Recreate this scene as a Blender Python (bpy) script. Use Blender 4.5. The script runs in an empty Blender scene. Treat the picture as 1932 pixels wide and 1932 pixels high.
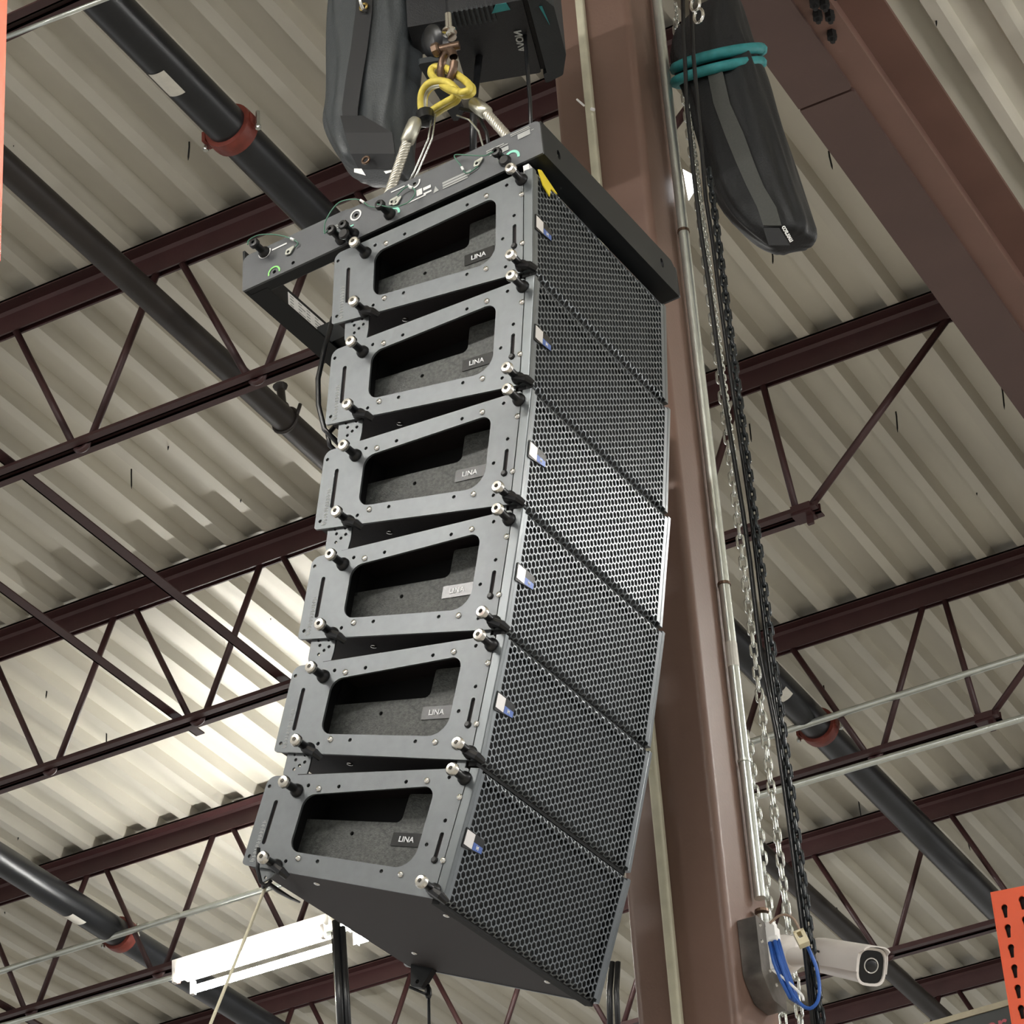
import bpy, math, random
from mathutils import Vector as V, Matrix
from mathutils.geometry import tessellate_polygon
random.seed(7)
S = bpy.context.scene
COL = S.collection
PI = math.pi
ZOFF = 1.6                      # eye height: everything below is written relative to the eye and lifted at the end

# ------------------------------------------------------------------ camera
FPX = 5751.02
R = ((0.8759, 0.479, -0.0585), (-0.309, 0.4635, -0.8305), (-0.3707, 0.7455, 0.554))
cr, cd, cf = V(R[0]).normalized(), None, V(R[2]).normalized()
cd = cf.cross(cr).normalized(); cr = cd.cross(cf).normalized()
cam = bpy.data.cameras.new('camera'); camo = bpy.data.objects.new('camera', cam); COL.objects.link(camo)
cam.sensor_fit = 'HORIZONTAL'; cam.sensor_width = 36.0; cam.lens = 36.0 * FPX / 1932
cam.clip_start = 0.05; cam.clip_end = 200
M = Matrix.Identity(4)
for i in range(3):
    M[i][0] = cr[i]; M[i][1] = -cd[i]; M[i][2] = -cf[i]
camo.matrix_world = M
S.camera = camo

# ------------------------------------------------------------------ world, exposure
W = bpy.data.worlds.new('hall_light'); S.world = W; W.use_nodes = True
bg = W.node_tree.nodes['Background']
bg.inputs[0].default_value = (1.0, 0.99, 0.97, 1); bg.inputs[1].default_value = 0.36
S.view_settings.view_transform = 'Standard'; S.view_settings.look = 'None'
S.view_settings.gamma = 1.0; S.view_settings.use_curve_mapping = False
S.view_settings.exposure = 0.88
TUBE = 78.0                     # strength of the fluorescent tubes

# ------------------------------------------------------------------ helpers
def lin(h):
    c = [int(h[i:i + 2], 16) / 255 for i in (0, 2, 4)]
    return tuple(x / 12.92 if x <= .04045 else ((x + .055) / 1.055) ** 2.4 for x in c) + (1,)
MATS = {}
def mat(name, col, rough=.5, metal=0., var=0., scale=20., bump=0., bscale=200., emit=None, spec=.5, stretch=None, alpha=1.):
    m = bpy.data.materials.new(name); m.use_nodes = True; nt = m.node_tree; p = nt.nodes['Principled BSDF']
    c = lin(col) if isinstance(col, str) else col
    p.inputs['Base Color'].default_value = c; p.inputs['Roughness'].default_value = rough
    p.inputs['Metallic'].default_value = metal; p.inputs['Specular IOR Level'].default_value = spec
    tc = None
    if var or bump:
        tc = nt.nodes.new('ShaderNodeTexCoord'); mp = nt.nodes.new('ShaderNodeMapping')
        nt.links.new(tc.outputs['Object'], mp.inputs['Vector'])
        if stretch: mp.inputs['Scale'].default_value = stretch
    if var:
        n = nt.nodes.new('ShaderNodeTexNoise'); n.inputs['Scale'].default_value = scale; n.inputs['Detail'].default_value = 5
        nt.links.new(mp.outputs[0], n.inputs['Vector'])
        r = nt.nodes.new('ShaderNodeValToRGB'); r.color_ramp.elements[0].position = .3; r.color_ramp.elements[1].position = .7
        r.color_ramp.elements[0].color = tuple(x * (1 - var) for x in c[:3]) + (1,)
        r.color_ramp.elements[1].color = tuple(min(1, x * (1 + var)) for x in c[:3]) + (1,)
        nt.links.new(n.outputs[0], r.inputs[0]); nt.links.new(r.outputs[0], p.inputs['Base Color'])
    if bump:
        n2 = nt.nodes.new('ShaderNodeTexNoise'); n2.inputs['Scale'].default_value = bscale
        nt.links.new(mp.outputs[0], n2.inputs['Vector'])
        b = nt.nodes.new('ShaderNodeBump'); b.inputs['Strength'].default_value = bump; b.inputs['Distance'].default_value = .002
        nt.links.new(n2.outputs[0], b.inputs['Height']); nt.links.new(b.outputs[0], p.inputs['Normal'])
    if emit:
        p.inputs['Emission Color'].default_value = lin(emit[0]); p.inputs['Emission Strength'].default_value = emit[1]
    MATS[name] = m
    return m

class MB:
    def __init__(s): s.v = []; s.f = []
    def add(s, vs, fs):
        o = len(s.v); s.v += [V(x) for x in vs]; s.f += [tuple(i + o for i in f) for f in fs]; return s
    def box(s, a, b, M=None):
        x0, y0, z0 = a; x1, y1, z1 = b
        vs = [V((x, y, z)) for x in (x0, x1) for y in (y0, y1) for z in (z0, z1)]
        if M: vs = [M @ x for x in vs]
        return s.add(vs, [(0, 1, 3, 2), (4, 6, 7, 5), (0, 4, 5, 1), (2, 3, 7, 6), (0, 2, 6, 4), (1, 5, 7, 3)])
    def tube(s, pts, r, n=8, caps=True, flat=None):
        pts = [V(p) for p in pts]; k = len(pts); rs = r if isinstance(r, (list, tuple)) else [r] * k
        t0 = (pts[1] - pts[0]).normalized(); ref = V((0, 0, 1)) if abs(t0.z) < .9 else V((1, 0, 0))
        if flat: ref = V(flat)
        nrm = (ref - t0 * ref.dot(t0)).normalized(); vs = []
        for i, p in enumerate(pts):
            t = ((pts[min(i + 1, k - 1)] - pts[max(i - 1, 0)])).normalized()
            nrm = (nrm - t * nrm.dot(t)).normalized(); b = t.cross(nrm)
            for j in range(n):
                a = 2 * PI * j / n; vs.append(p + (nrm * math.cos(a) + b * math.sin(a)) * rs[i])
        fs = [(i * n + j, i * n + (j + 1) % n, (i + 1) * n + (j + 1) % n, (i + 1) * n + j) for i in range(k - 1) for j in range(n)]
        if caps: fs += [tuple(range(n - 1, -1, -1)), tuple(range((k - 1) * n, k * n))]
        return s.add(vs, fs)
    def ring(s, c, ax, r, w, n=20, m=6, a0=0, a1=2 * PI, sx=1., up=None):       # torus (or arc of one) around axis ax
        ax = V(ax).normalized(); e = V(up) if up else (V((0, 0, 1)) if abs(ax.z) < .9 else V((1, 0, 0)))
        e = (e - ax * e.dot(ax)).normalized(); g = ax.cross(e); c = V(c); full = abs(a1 - a0 - 2 * PI) < 1e-6
        k = n if full else n + 1
        vs = []
        for i in range(k):
            a = a0 + (a1 - a0) * i / n; d = e * math.cos(a) * sx + g * math.sin(a); dn = (e * math.cos(a) + g * math.sin(a)).normalized()
            for j in range(m):
                b = 2 * PI * j / m; vs.append(c + d * r + (dn * math.cos(b) + ax * math.sin(b)) * w)
        fs = [(i * m + j, i * m + (j + 1) % m, ((i + 1) % k) * m + (j + 1) % m, ((i + 1) % k) * m + j) for i in range(n if full else n) for j in range(m) if full or i + 1 < k]
        return s.add(vs, fs)
    def lathe(s, c, ax, prof, n=14):                  # prof: [(radius, height along ax)]
        ax = V(ax).normalized(); e = V((0, 0, 1)) if abs(ax.z) < .9 else V((1, 0, 0))
        e = (e - ax * e.dot(ax)).normalized(); g = ax.cross(e); c = V(c); vs = []
        for r, h in prof:
            for j in range(n):
                a = 2 * PI * j / n; vs.append(c + ax * h + (e * math.cos(a) + g * math.sin(a)) * max(r, 1e-5))
        k = len(prof)
        fs = [(i * n + j, i * n + (j + 1) % n, (i + 1) * n + (j + 1) % n, (i + 1) * n + j) for i in range(k - 1) for j in range(n)]
        fs += [tuple(range(n - 1, -1, -1)), tuple(range((k - 1) * n, k * n))]
        return s.add(vs, fs)
    def sheet(s, outer, holes, fn, t0, t1):           # flat plate with holes; fn(a,b,t)->point
        loops = [outer] + list(holes); flat = [p for l in loops for p in l]
        tr = tessellate_polygon([[V((a, b, 0)) for a, b in l] for l in loops])
        n = len(flat)
        vs = [fn(a, b, t0) for a, b in flat] + [fn(a, b, t1) for a, b in flat]
        fs = [tuple(t) for t in tr] + [tuple(i + n for i in reversed(t)) for t in tr]; o = 0
        for l in loops:
            k = len(l)
            for i in range(k):
                a, b = o + i, o + (i + 1) % k; fs.append((a, b, b + n, a + n))
            o += k
        return s.add(vs, fs)
    def build(s, name, m, parent=None, smooth=False, recalc=True):
        me = bpy.data.meshes.new(name); me.from_pydata([tuple(x) for x in s.v], [], s.f)
        if recalc:
            import bmesh
            bm = bmesh.new(); bm.from_mesh(me); bmesh.ops.recalc_face_normals(bm, faces=bm.faces); bm.to_mesh(me); bm.free()
        me.materials.append(MATS[m] if isinstance(m, str) else m)
        if smooth:
            for p in me.polygons: p.use_smooth = True
            if smooth == 'auto': me.set_sharp_from_angle(angle=math.radians(40))
        o = bpy.data.objects.new(name, me); COL.objects.link(o)
        if parent: o.parent = parent
        return o

def tag(o, label, cat, group=None, kind=None):
    if label: o['label'] = label
    if cat: o['category'] = cat
    if group: o['group'] = group
    if kind: o['kind'] = kind
    return o
def struct(o): o['kind'] = 'structure'; return o
def empty(name, label, cat, group=None, loc=(0, 0, 0), rot=None):
    o = bpy.data.objects.new(name, None); COL.objects.link(o); o.empty_display_size = .05; o.location = loc
    if rot: o.rotation_euler = rot
    return tag(o, label, cat, group)
def copy_tree(o, parent=None):
    c = o.copy(); COL.objects.link(c)
    if parent: c.parent = parent
    for ch in list(o.children): copy_tree(ch, c)
    return c
def circ(x, y, r, n=12, sy=1.): return [(x + r * math.cos(2 * PI * i / n), y + r * sy * math.sin(2 * PI * i / n)) for i in range(n)]
def slot(x, y0, y1, r, n=6):
    return [(x + r * math.cos(PI * i / n), y1 + r * math.sin(PI * i / n)) for i in range(n + 1)] + [(x + r * math.cos(PI + PI * i / n), y0 + r * math.sin(PI + PI * i / n)) for i in range(n + 1)]
def roundp(pts, rad, n=5):
    out = []; k = len(pts)
    for i in range(k):
        p = V(pts[i]); a = V(pts[i - 1]) - p; b = V(pts[(i + 1) % k]) - p; r = rad[i] if isinstance(rad, (list, tuple)) else rad
        if r <= 0: out.append(tuple(p)); continue
        a.normalize(); b.normalize(); ang = math.acos(max(-1, min(1, a.dot(b)))); d = r / math.tan(ang / 2)
        c = p + (a + b).normalized() * (r / math.sin(ang / 2)); s0 = p + a * d; s1 = p + b * d
        for j in range(n + 1):
            t = j / n; q = s0.lerp(s1, t); q = c + (q - c).normalized() * r; out.append(tuple(q))
    return out
def letters(txt, size, fn, name, m, parent=None, ext=.0006, sx=1.):
    cu = bpy.data.curves.new('txt', 'FONT'); cu.body = txt; cu.size = size; cu.extrude = ext; cu.align_x = 'CENTER'; cu.align_y = 'CENTER'; cu.resolution_u = 3
    cu.offset = size * .012
    t = bpy.data.objects.new('txt', cu); COL.objects.link(t)
    me = bpy.data.meshes.new_from_object(t, depsgraph=bpy.context.evaluated_depsgraph_get())
    me.name = name
    for v in me.vertices: v.co = fn(v.co.x * sx, v.co.y, v.co.z)
    bpy.data.objects.remove(t); bpy.data.curves.remove(cu); me.materials.clear(); me.materials.append(MATS[m])
    o = bpy.data.objects.new(name, me); COL.objects.link(o)
    if parent: o.parent = parent
    return o
# points in the hall along the line of sight of a picture point, at a known real plane (relative to the eye)
def ray(px, py): return cf + cr * ((px - 966) / FPX) + cd * ((py - 966) / FPX)
def az(px, py, z): d = ray(px, py); return d * (z / d.z)
def ay(px, py, y): d = ray(px, py); return d * (y / d.y)
def ax_(px, py, x): d = ray(px, py); return d * (x / d.x)

# ------------------------------------------------------------------ materials
mat('deck_steel', 'C9C5B8', .42, .2, .16, 3.0, .25, 60, stretch=(1, .25, 1))
mat('joist_primer', '3E2424', .45, .0, .12, 8, .15, 90)
mat('girder_primer', '6C5046', .55, 0, .08, 5, .1, 120)
mat('girder_dark', '523E39', .55, 0, .08, 5, .1, 120)
mat('column_primer', '745B4F', .42, 0, .07, 3, .12, 140)
mat('floor_concrete', 'BEBAB2', .6, 0, .1, 2)
mat('black_pipe', '1D1F22', .33, .1, .25, 9, .1, 80)
mat('brown_pipe', '2C2724', .45, .1, .2, 9, .1, 80)
mat('orange_coupling', '733024', .5, 0, .2, 30, .3, 90)
mat('zinc', 'C9CCC6', .25, .9, .1, 60)
mat('emt', 'D5DAD3', .28, .75, .08, 30)
mat('beige_paint', 'C9C5AD', .5, 0, .1, 25, .1, 90)
mat('white_sticker', 'DCD9CF', .6, 0, .06, 60)
mat('paper_white', 'FAF9F6', .5)
mat('plate_grey', '686C6E', .36, .5, .05, 60, .08, 900)
mat('rail_grey', '57595B', .42, .45, .05, 40, .1, 700)
mat('rail_black', '101315', .45, .0, spec=.3)
mat('box_brown', '1B1213', .7, 0, .05, 40, .2, 500)
mat('box_texture', '50524F', .55, 0, .38, 190, .6, 320)
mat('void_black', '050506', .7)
mat('foam', '0B0C0D', .8, 0, .1, 300)
mat('grille_paint', '6E7376', .34, .6)
mat('trim_black', '6A6F71', .3, .6)
mat('chain_black', '2E3133', .25, .7)
mat('chrome', 'E4E2DC', .18, 1.)
mat('knob_steel', 'D2CFC8', .25, 1.)
mat('pin_black', '0D0D0F', .35)
mat('lina_black', '1B1C1D', .22, .2)
mat('lettering', 'EDEDED', .4)
mat('mark_grey', 'A9ABA8', .5)
mat('mark_mint', '97E2CB', .5)
mat('mark_green', '8FE07C', .5)
mat('mark_white', 'F1F1EE', .5)
mat('badge_white', 'E9E6E4', .25, .3)
mat('badge_blue', '4C69AE', .3, .2)
mat('lanyard_green', '4E7C68', .4)
mat('vinyl', '3C4042', .42, 0, .12, 12, .35, 260)
mat('strap_black', '141517', .6, 0, .1, 200)
mat('strap_grey', '42433F', .7, 0, .1, 200)
mat('canvas', '101214', .6, 0, .15, 14, .4, 200)
mat('brass', 'C8AE6C', .3, 1.)
mat('wire_rope', 'CBC7BA', .35, .7)
mat('ferrule', 'BFBDAE', .32, .8)
mat('yellow_thimble', 'D9C65A', .45, .1, .12, 60)
mat('yellow_tape', 'E8CF2E', .5)
mat('bronze', '6A5647', .35, .7, .15, 80)
mat('hoist_black', '101216', .5, 0, .1, 20, .25, 400)
mat('hoist_grey', '1F2528', .5, 0, .1, 20, .2, 300)
mat('teal', '2A7E80', .6, 0, .12, 60)
mat('rubber', '17181A', .3)
mat('galv_box', '6E6A66', .3, .5, .35, 22, .3, 60)
mat('cctv_white', 'E8E2DC', .3)
mat('lens_black', '0C0D10', .12)
mat('blue_cable', '2C5FB4', .4)
mat('cream_plastic', 'DDD2AC', .4)
mat('tan_cable', 'A08A78', .5)
mat('rack_orange', 'E8592B', .38, 0, .05, 8)
mat('rack_edge', 'F0C8A8', .4)
mat('banner_black', '1F2422', .5)
mat('banner_trim', '9C967F', .6, 0, .15, 30)
mat('banner_red', 'A84552', .5)
mat('fixture_white', 'DAD6CE', .5)
mat('tube_light', 'FFFFFF', .5, emit=('FFFDF9', TUBE))
mat('tube_dim', 'FFFFFF', .5, emit=('FFFCF7', 88.0))
mat('tube_low', 'FFFFFF', .5, emit=('FFFCF7', 190.0))
mat('lamp_glow', 'FFFFFF', .5, emit=('FFFFFF', 3.0))
mat('rope', 'CFC9B0', .7)

# ------------------------------------------------------------------ ceiling: corrugated roof deck
PITCH = .1546; PH = -2.282; BOT = 5.782; DEP = .044
def deck(y0, y1, dz=0.):
    mb = MB(); xs = []
    k0 = -46; k1 = 42
    for k in range(k0, k1):
        e = PH + k * PITCH                    # right edge of a bottom flat
        xs += [(e - .038, BOT), (e, BOT), (e + .016, BOT + DEP), (e + PITCH - .054, BOT + DEP)]
    n = len(xs)
    ys = [y0 + (y1 - y0) * i / 6 for i in range(7)]
    vs = [(x, y, z + dz) for y in ys for x, z in xs] 
    fs = [(r * n + i, r * n + i + 1, (r + 1) * n + i + 1, (r + 1) * n + i) for r in range(6) for i in range(n - 1)]
    mb.add(vs, fs)
    return mb
d = deck(-7, 9.93); d2 = deck(9.90, 23, .005)
d.add(d2.v, d2.f)
ceil = d.build('ceiling', 'deck_steel', recalc=False); struct(ceil)
# roofing screw tips that poke through the deck
for (px, py, L) in [(27, 270, 11), (357, 290, 24), (247.8, 908, 27), (319, 840, 15), (453.8, 941, 12), (511, 1163, 10), (89, 1307, 16), (201, 1394, 24),
                    (36, 1577, 11), (1415, 821, 24), (1691.5, 800, 28), (1892, 756, 30), (1841.5, 927, 12), (1565, 308, 26), (1766, 39, 20),
                    (1458, 490, 13), (1621, 1529, 20), (1824, 1590, 24), (1555, 1310, 16), (376, 1642, 12), (8, 1718, 10), (1579, 1718, 8)]:
    p = az(px, py - L / 2, BOT + .02); dist = p.length
    ln = L / 5751 * dist / .85
    t = random.uniform(-.004, .004)
    MB().tube([p + V((0, 0, .02)), p, p + V((t, 0, -ln * .8)), p + V((t * 1.4, 0, -ln - .004))], [.0028, .0028, .0028, .0006], 6).build('screw_tip', 'void_black', ceil)
fl = MB().box((-16, -10, -ZOFF - .1), (12, 26, -ZOFF)).build('floor', 'floor_concrete'); struct(fl)

# ------------------------------------------------------------------ open-web joists
NODE = -2.83; PAN = .608
JY = [4.42, 5.971, 7.496, 9.054, 10.614, 12.225, 13.84]
JL = ['roof joist crossing the top left corner, only its bottom chord in view',
      'roof joist running just above the loudspeaker rigging frame from left edge to column',
      'roof joist passing behind the third and fourth loudspeakers from the top',
      'roof joist passing behind the lowest two loudspeakers, carrying two steel conduits',
      'reddish roof joist behind the white tubes and the security camera',
      'roof joist low in the picture just under the security camera',
      'most distant roof joist, barely in view at the bottom edge']
joists = []
for j, Y in enumerate(JY):
    J = empty('bar_joist', 'dark red ' + JL[j], 'joist', 'open-web roof joists')
    joists.append(J)
    x0, x1 = -9.2, 3.9
    yc = Y - .012
    mb = MB()
    for s in (-1, 1):
        a = yc + s * .009 if s > 0 else yc - .009
        y0, y1 = (a, a + .006) if s > 0 else (a - .006, a)
        mb.box((x0, y0, 5.70), (x1, y1, BOT)); h0, h1 = (a, a + .058) if s > 0 else (a - .058, a)
        mb.box((x0, h0, BOT - .007), (x1, h1, BOT - .0005))
        mb.box((x0, min(h0, h1) if s < 0 else h1 - .003, BOT - .011), (x1, (min(h0, h1) + .003) if s < 0 else h1, BOT - .0008))
        # rolled fillet at the root of each angle
        r0 = a + s * .006
        mb.add([(x0, r0, BOT - .016), (x1, r0, BOT - .016), (x1, r0 + s * .009, BOT - .007), (x0, r0 + s * .009, BOT - .007)], [(0, 1, 2, 3)])
    mb.build('top_chord', 'joist_primer', J)
    segs = [(x0, -2.66), (-.95, x1)] if j else [(x0, -2.66)]
    for sa, sb in segs:
        mb = MB()
        for s in (-1, 1):
            a = yc + s * .008
            lo, hi = sorted((a, a + s * .030)); mb.box((sa, lo, 5.172), (sb, hi, 5.177))
            lo, hi = sorted((a, a + s * .005)); mb.box((sa, lo, 5.172), (sb, hi, 5.204))
        mb.build('bottom_chord', 'joist_primer', J)
    def rod(xa, xb, r=.0115):
        MB().tube([(xa, yc, BOT - .05), (xb, yc, 5.185)], r, 8).build('web_rod', 'joist_primer', J, smooth=True)
    k = 0
    while NODE - k * PAN > x0 + .3:
        xt = NODE - k * PAN
        if not (k == 0):
            rod(xt + .035, xt + PAN / 2 - .028)
        rod(xt - .035, xt - PAN / 2 + .028)
        xb = xt - PAN / 2
        MB().ring((xb, yc, 5.186), (0, 1, 0), .022, .011, 8, 6, PI * .5, PI * 1.5, up=(0, 0, 1)).build('web_bend', 'joist_primer', J, smooth=True)
        k += 1
    rod(NODE + .035, -2.735)
    rod(-2.13, -2.70, .0125)
    MB().box((-2.745, yc - .03, 5.165), (-2.68, yc + .03, 5.20)).box((-2.705, yc - .006, 5.135), (-2.685, yc + .006, 5.18)).build('end_gusset', 'joist_primer', J)
    if j:
        rod(-1.62, -.98, .0125)
        for k in range(7):
            xt = -.70 + k * PAN
            rod(xt - .035, xt - PAN / 2 + .03); rod(xt + .035, xt + PAN / 2 - .03)

# bottom-chord bridging angles running across the joists
b1 = MB().box((-4.625, 2.5, 5.208), (-4.587, 7.62, 5.213)).box((-4.625, 2.5, 5.208), (-4.620, 7.62, 5.243)).build('bridging_angle', 'joist_primer')
tag(b1, 'dark red bridging angle sloping down from left edge toward the fourth loudspeaker', 'bridging angle', 'bridging between the joists')
b2 = MB().box((-5.055, 5.3, 5.208), (-5.020, 7.62, 5.213)).box((-5.055, 5.3, 5.208), (-5.050, 7.62, 5.240)).build('bridging_angle', 'joist_primer')
tag(b2, 'second bridging angle, further left and lower, ending at the same joist chord', 'bridging angle', 'bridging between the joists')
b3 = MB().box((-6.9, 7.4, 5.208), (-6.865, 12.3, 5.213)).box((-6.9, 7.4, 5.208), (-6.895, 12.3, 5.240)).build('bridging_angle', 'joist_primer')
tag(b3, 'bridging angle in the bottom left corner crossing under the lower joists', 'bridging angle', 'bridging between the joists')

# ------------------------------------------------------------------ girder
G = empty('steel_girder', 'brown painted steel roof girder crossing the upper right corner', 'girder')
gx0, gx1 = -1.988, -1.755; gm = (gx0 + gx1) / 2
MB().box((gx0 + .004, -6, 5.300), (gx1, 22, 5.316)).box((gm - .006, -6, 5.31), (gm + .006, 22, 5.68)).box((gx0, -6, 5.682), (gx1, 22, 5.698)).build('beam', 'girder_primer', G)
ys = az(1511, 205, 5.29).y; gapx = -1.834
for a, b in ((-6, ys - .004), (ys + .004, 22)):
    MB().sheet(roundp([(gx0, a), (gapx, a), (gapx, b), (gx0, b)], [.002, .01, .01, .002], 3), [], lambda p, q, t: V((p, q, t)), 5.286, 5.2995).build('cover_plate', 'girder_dark', G)  # girder paint in a darker tone on this part of the underside
for px, py in [(1537, 8), (1556, 10), (1543, 33), (1566, 33), (1570, 70), (1575, -12), (1550, -15)]:
    p = az(px, py, 5.282)
    MB().lathe((p.x, p.y, 5.300), (0, 0, -1), [(.013, 0), (.013, .012), (.0135, .013), (.0135, .024), (.007, .025), (.007, .036)], 6).build('bolt', 'void_black', G)

# ------------------------------------------------------------------ column
cx0, cx1, cy0, cy1 = -2.190, -1.984, 4.768, 4.980  # column and fittings scaled down about the camera, image size unchanged; result baked here
C = empty('steel_column', 'square brown painted steel column standing behind the loudspeaker stack', 'column')
MB().sheet(roundp([(cx0, cy0), (cx1, cy0), (cx1, cy1), (cx0, cy1)], .019, 8), [], lambda a, b, t: V((a, b, t)), -ZOFF, 5.74).build('shaft', 'column_primer', C, smooth='auto')
p0 = ay(1097, 40, 4.752); p1 = ay(1267, 1850, 4.752)
bc = MB(); bx = (p0.x + p1.x) / 2
bc.sheet(roundp([(bx - .010, 4.749), (bx + .010, 4.749), (bx + .010, 4.767), (bx - .010, 4.767)], .005, 4), [], lambda a, b, t: V((a, b, t)), -ZOFF, 5.7)
bc.build('wire_channel', 'beige_paint', None, smooth='auto')
bco = bpy.data.objects['wire_channel']
bcr = empty('cable_channel', 'narrow beige cable channel running up the left face of the column', 'cable channel')
bco.parent = bcr
MB().tube([(bx - .024, 4.744, p0.z - .23), (bx - .009, 4.747, p0.z - .254)], .0024, 6).tube([(bx + .008, 4.746, p0.z - .272), (bx + .015, 4.746, p0.z - .278)], .004, 6).build('cable_tie', 'paper_white', bcr)
# steel conduit on the right face
ey = 4.900; ex = -1.9672
E_ = empty('steel_conduit', 'shiny steel conduit running down the right face of the column', 'conduit')
MB().tube([(ex, ey, 5.74), (ex, ey, 4.35), (ex, ey, 3.5), (ex, ey, 2.58)], .0118, 14).build('pipe', 'emt', E_, smooth='auto')
for px, py in [(1292, 440), (1366, 1103), (1397, 1430), (1428, 1712)]:
    z = ax_(px, py, ex).z
    MB().lathe((ex, ey, z), (0, 0, 1), [(.0138, -.003), (.0138, .003)], 14).box((ex - .0168, ey + .012, z - .003), (ex - .012, ey + .027, z + .003)).build('strap', 'bronze' if py != 1430 else 'emt', E_)
z = ax_(1380, 1235, ex).z
MB().lathe((ex, ey, z), (0, 0, 1), [(.0122, -.028), (.0122, .028)], 14).build('pipe_label', 'white_sticker', E_)
z = ax_(1437, 1745, ex).z
MB().lathe((ex, ey, z), (0, 0, 1), [(.015, -.021), (.015, .006), (.0132, .008), (.0132, .022)], 14).build('connector', 'zinc', E_, smooth='auto')
wt = MB(); zc = ay(1302, 345, 4.985); za = V((0, .002, 0))
wq = [V((-1.985, 4.983, zc.z + .045)), V((-1.962, 4.983, zc.z + .018)), V((-1.957, 4.983, zc.z - .020)), V((-1.980, 4.983, zc.z - .048))]
wt.add(wq + [p + za for p in wq], [(0, 1, 2, 3), (7, 6, 5, 4), (0, 4, 5, 1), (1, 5, 6, 2), (2, 6, 7, 3), (3, 7, 4, 0)])
tag(wt.build('lamp_panel', 'lamp_glow'), 'small glowing white panel peeking out behind the right edge of the column near the top', 'lamp')

# ------------------------------------------------------------------ pipes under the roof
def pipe(x, z, r, y0, y1, m, label, coup=[], labs=[]):
    P = empty('sprinkler_pipe', label, 'pipe', 'sprinkler pipes under the roof')
    MB().tube([(x, y0, z), (x, (y0 + y1) / 2, z), (x, y1, z)], r, 28).build('pipe', m, P, smooth='auto')
    for y in coup:
        c = empty('tmp', '', ''); bpy.data.objects.remove(c)
        q = MB().lathe((x, y, z), (0, 1, 0), [(r + .001, -.027), (r + .012, -.024), (r + .014, -.008), (r + .014, .008), (r + .012, .024), (r + .001, .027)], 28)
        for s in (-1, 1):
            q.box((x + s * (r + .012) - .014, y - .020, z - .016), (x + s * (r + .030) - (.014 if s > 0 else -.014), y + .020, z + .016))
        q = q.build('coupling', 'orange_coupling', P, smooth='auto'); q['label'] = 'orange grooved pipe coupling'
        for s in (-1, 1):
            MB().lathe((x + s * (r + .026), y, z - .034), (0, 0, 1), [(.007, 0), (.009, .004), (.009, .012), (.006, .014), (.006, .06)], 8).build('bolt', 'zinc', q)
    for y, a0, a1, ln in labs:
        q = MB(); n = 6
        vs = [V((x + (r + .0012) * math.cos(a0 + (a1 - a0) * i / n), yy, z + (r + .0012) * math.sin(a0 + (a1 - a0) * i / n))) for yy in (y - ln / 2, y + ln / 2) for i in range(n + 1)]
        q.add(vs, [(i, i + 1, i + n + 2, i + n + 1) for i in range(n)])
        q.build('paper_label', 'white_sticker', P, smooth=True, recalc=False)
    return P
yA = az(447, 252, 5.40).y; yB = az(1557, 1378, 5.40).y
yl = az(326, 146, 5.38).y
pipe(-3.370, 5.42, .057, -5, 20, 'black_pipe', 'large black sprinkler pipe with white label and orange coupling at upper left', [yA, yB, 1.0], [(yl, math.radians(235), math.radians(285), .10), (az(1483, 1310, 5.37).y, math.radians(270), math.radians(320), .06)])
P2 = pipe(-3.985, 5.45, .040, -5, 20, 'brown_pipe', 'thinner brown-black sprinkler pipe running from left edge behind the second loudspeaker')
yh = az(560, 800, 5.42).y
MB().ring((-3.985, yh, 5.45), (0, 1, 0), .043, .006, 20, 6).tube([(-3.945, yh, 5.45), (-3.93, yh, 5.49)], .006).build('pipe_clamp', 'brown_pipe', P2, smooth=True)
sz = ay(552, 770, yh - .02)
MB().lathe((-3.985, yh - .01, 5.47), V((-.08, -.02, 1)), [(.022, 0), (.020, .03), (.013, .04), (.013, .09), (.022, .1), (.024, .106), (.020, .110)], 12).build('sprinkler_head', 'brown_pipe', P2, smooth='auto')
yC = az(222, 1778, 5.40).y
pipe(-6.40, 5.43, .057, 3, 20, 'black_pipe', 'large black sprinkler pipe at lower left passing behind the lit tubes', [yC], [(az(150, 1728, 5.385).y, math.radians(240), math.radians(290), .09)])
# conduits strapped along joist 3 and joist 1
def along(name, mt, pts, Y, r, label, cat='conduit', group='thin conduits along the joists'):
    a = ay(*pts[0], Y); b = ay(*pts[1], Y); d = (b - a).normalized()
    q = MB().tube([a - d * 1.2, a, a.lerp(b, .5), b, b + d * .9], r, 10).build(name, mt, None, smooth=True)
    return tag(q, label, cat, group)
along('conduit', 'emt', [(1480, 1380), (1932, 1237)], 9.02, .0125, 'pale steel conduit above the bottom chord at right, crossing the large black pipe')
along('conduit', 'emt', [(1490, 1484), (1932, 1354)], 8.985, .0125, 'pale steel conduit under the joist bottom chord at right, second of the two lines')
along('conduit', 'emt', [(0, 1833), (480, 1684)], 9.02, .0125, 'pale steel conduit at lower left meeting the corner of the lowest loudspeaker')
along('conduit', 'emt', [(20, 1930), (300, 1851)], 8.985, .010, 'pale conduit under the bottom chord in the lower left corner')
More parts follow.
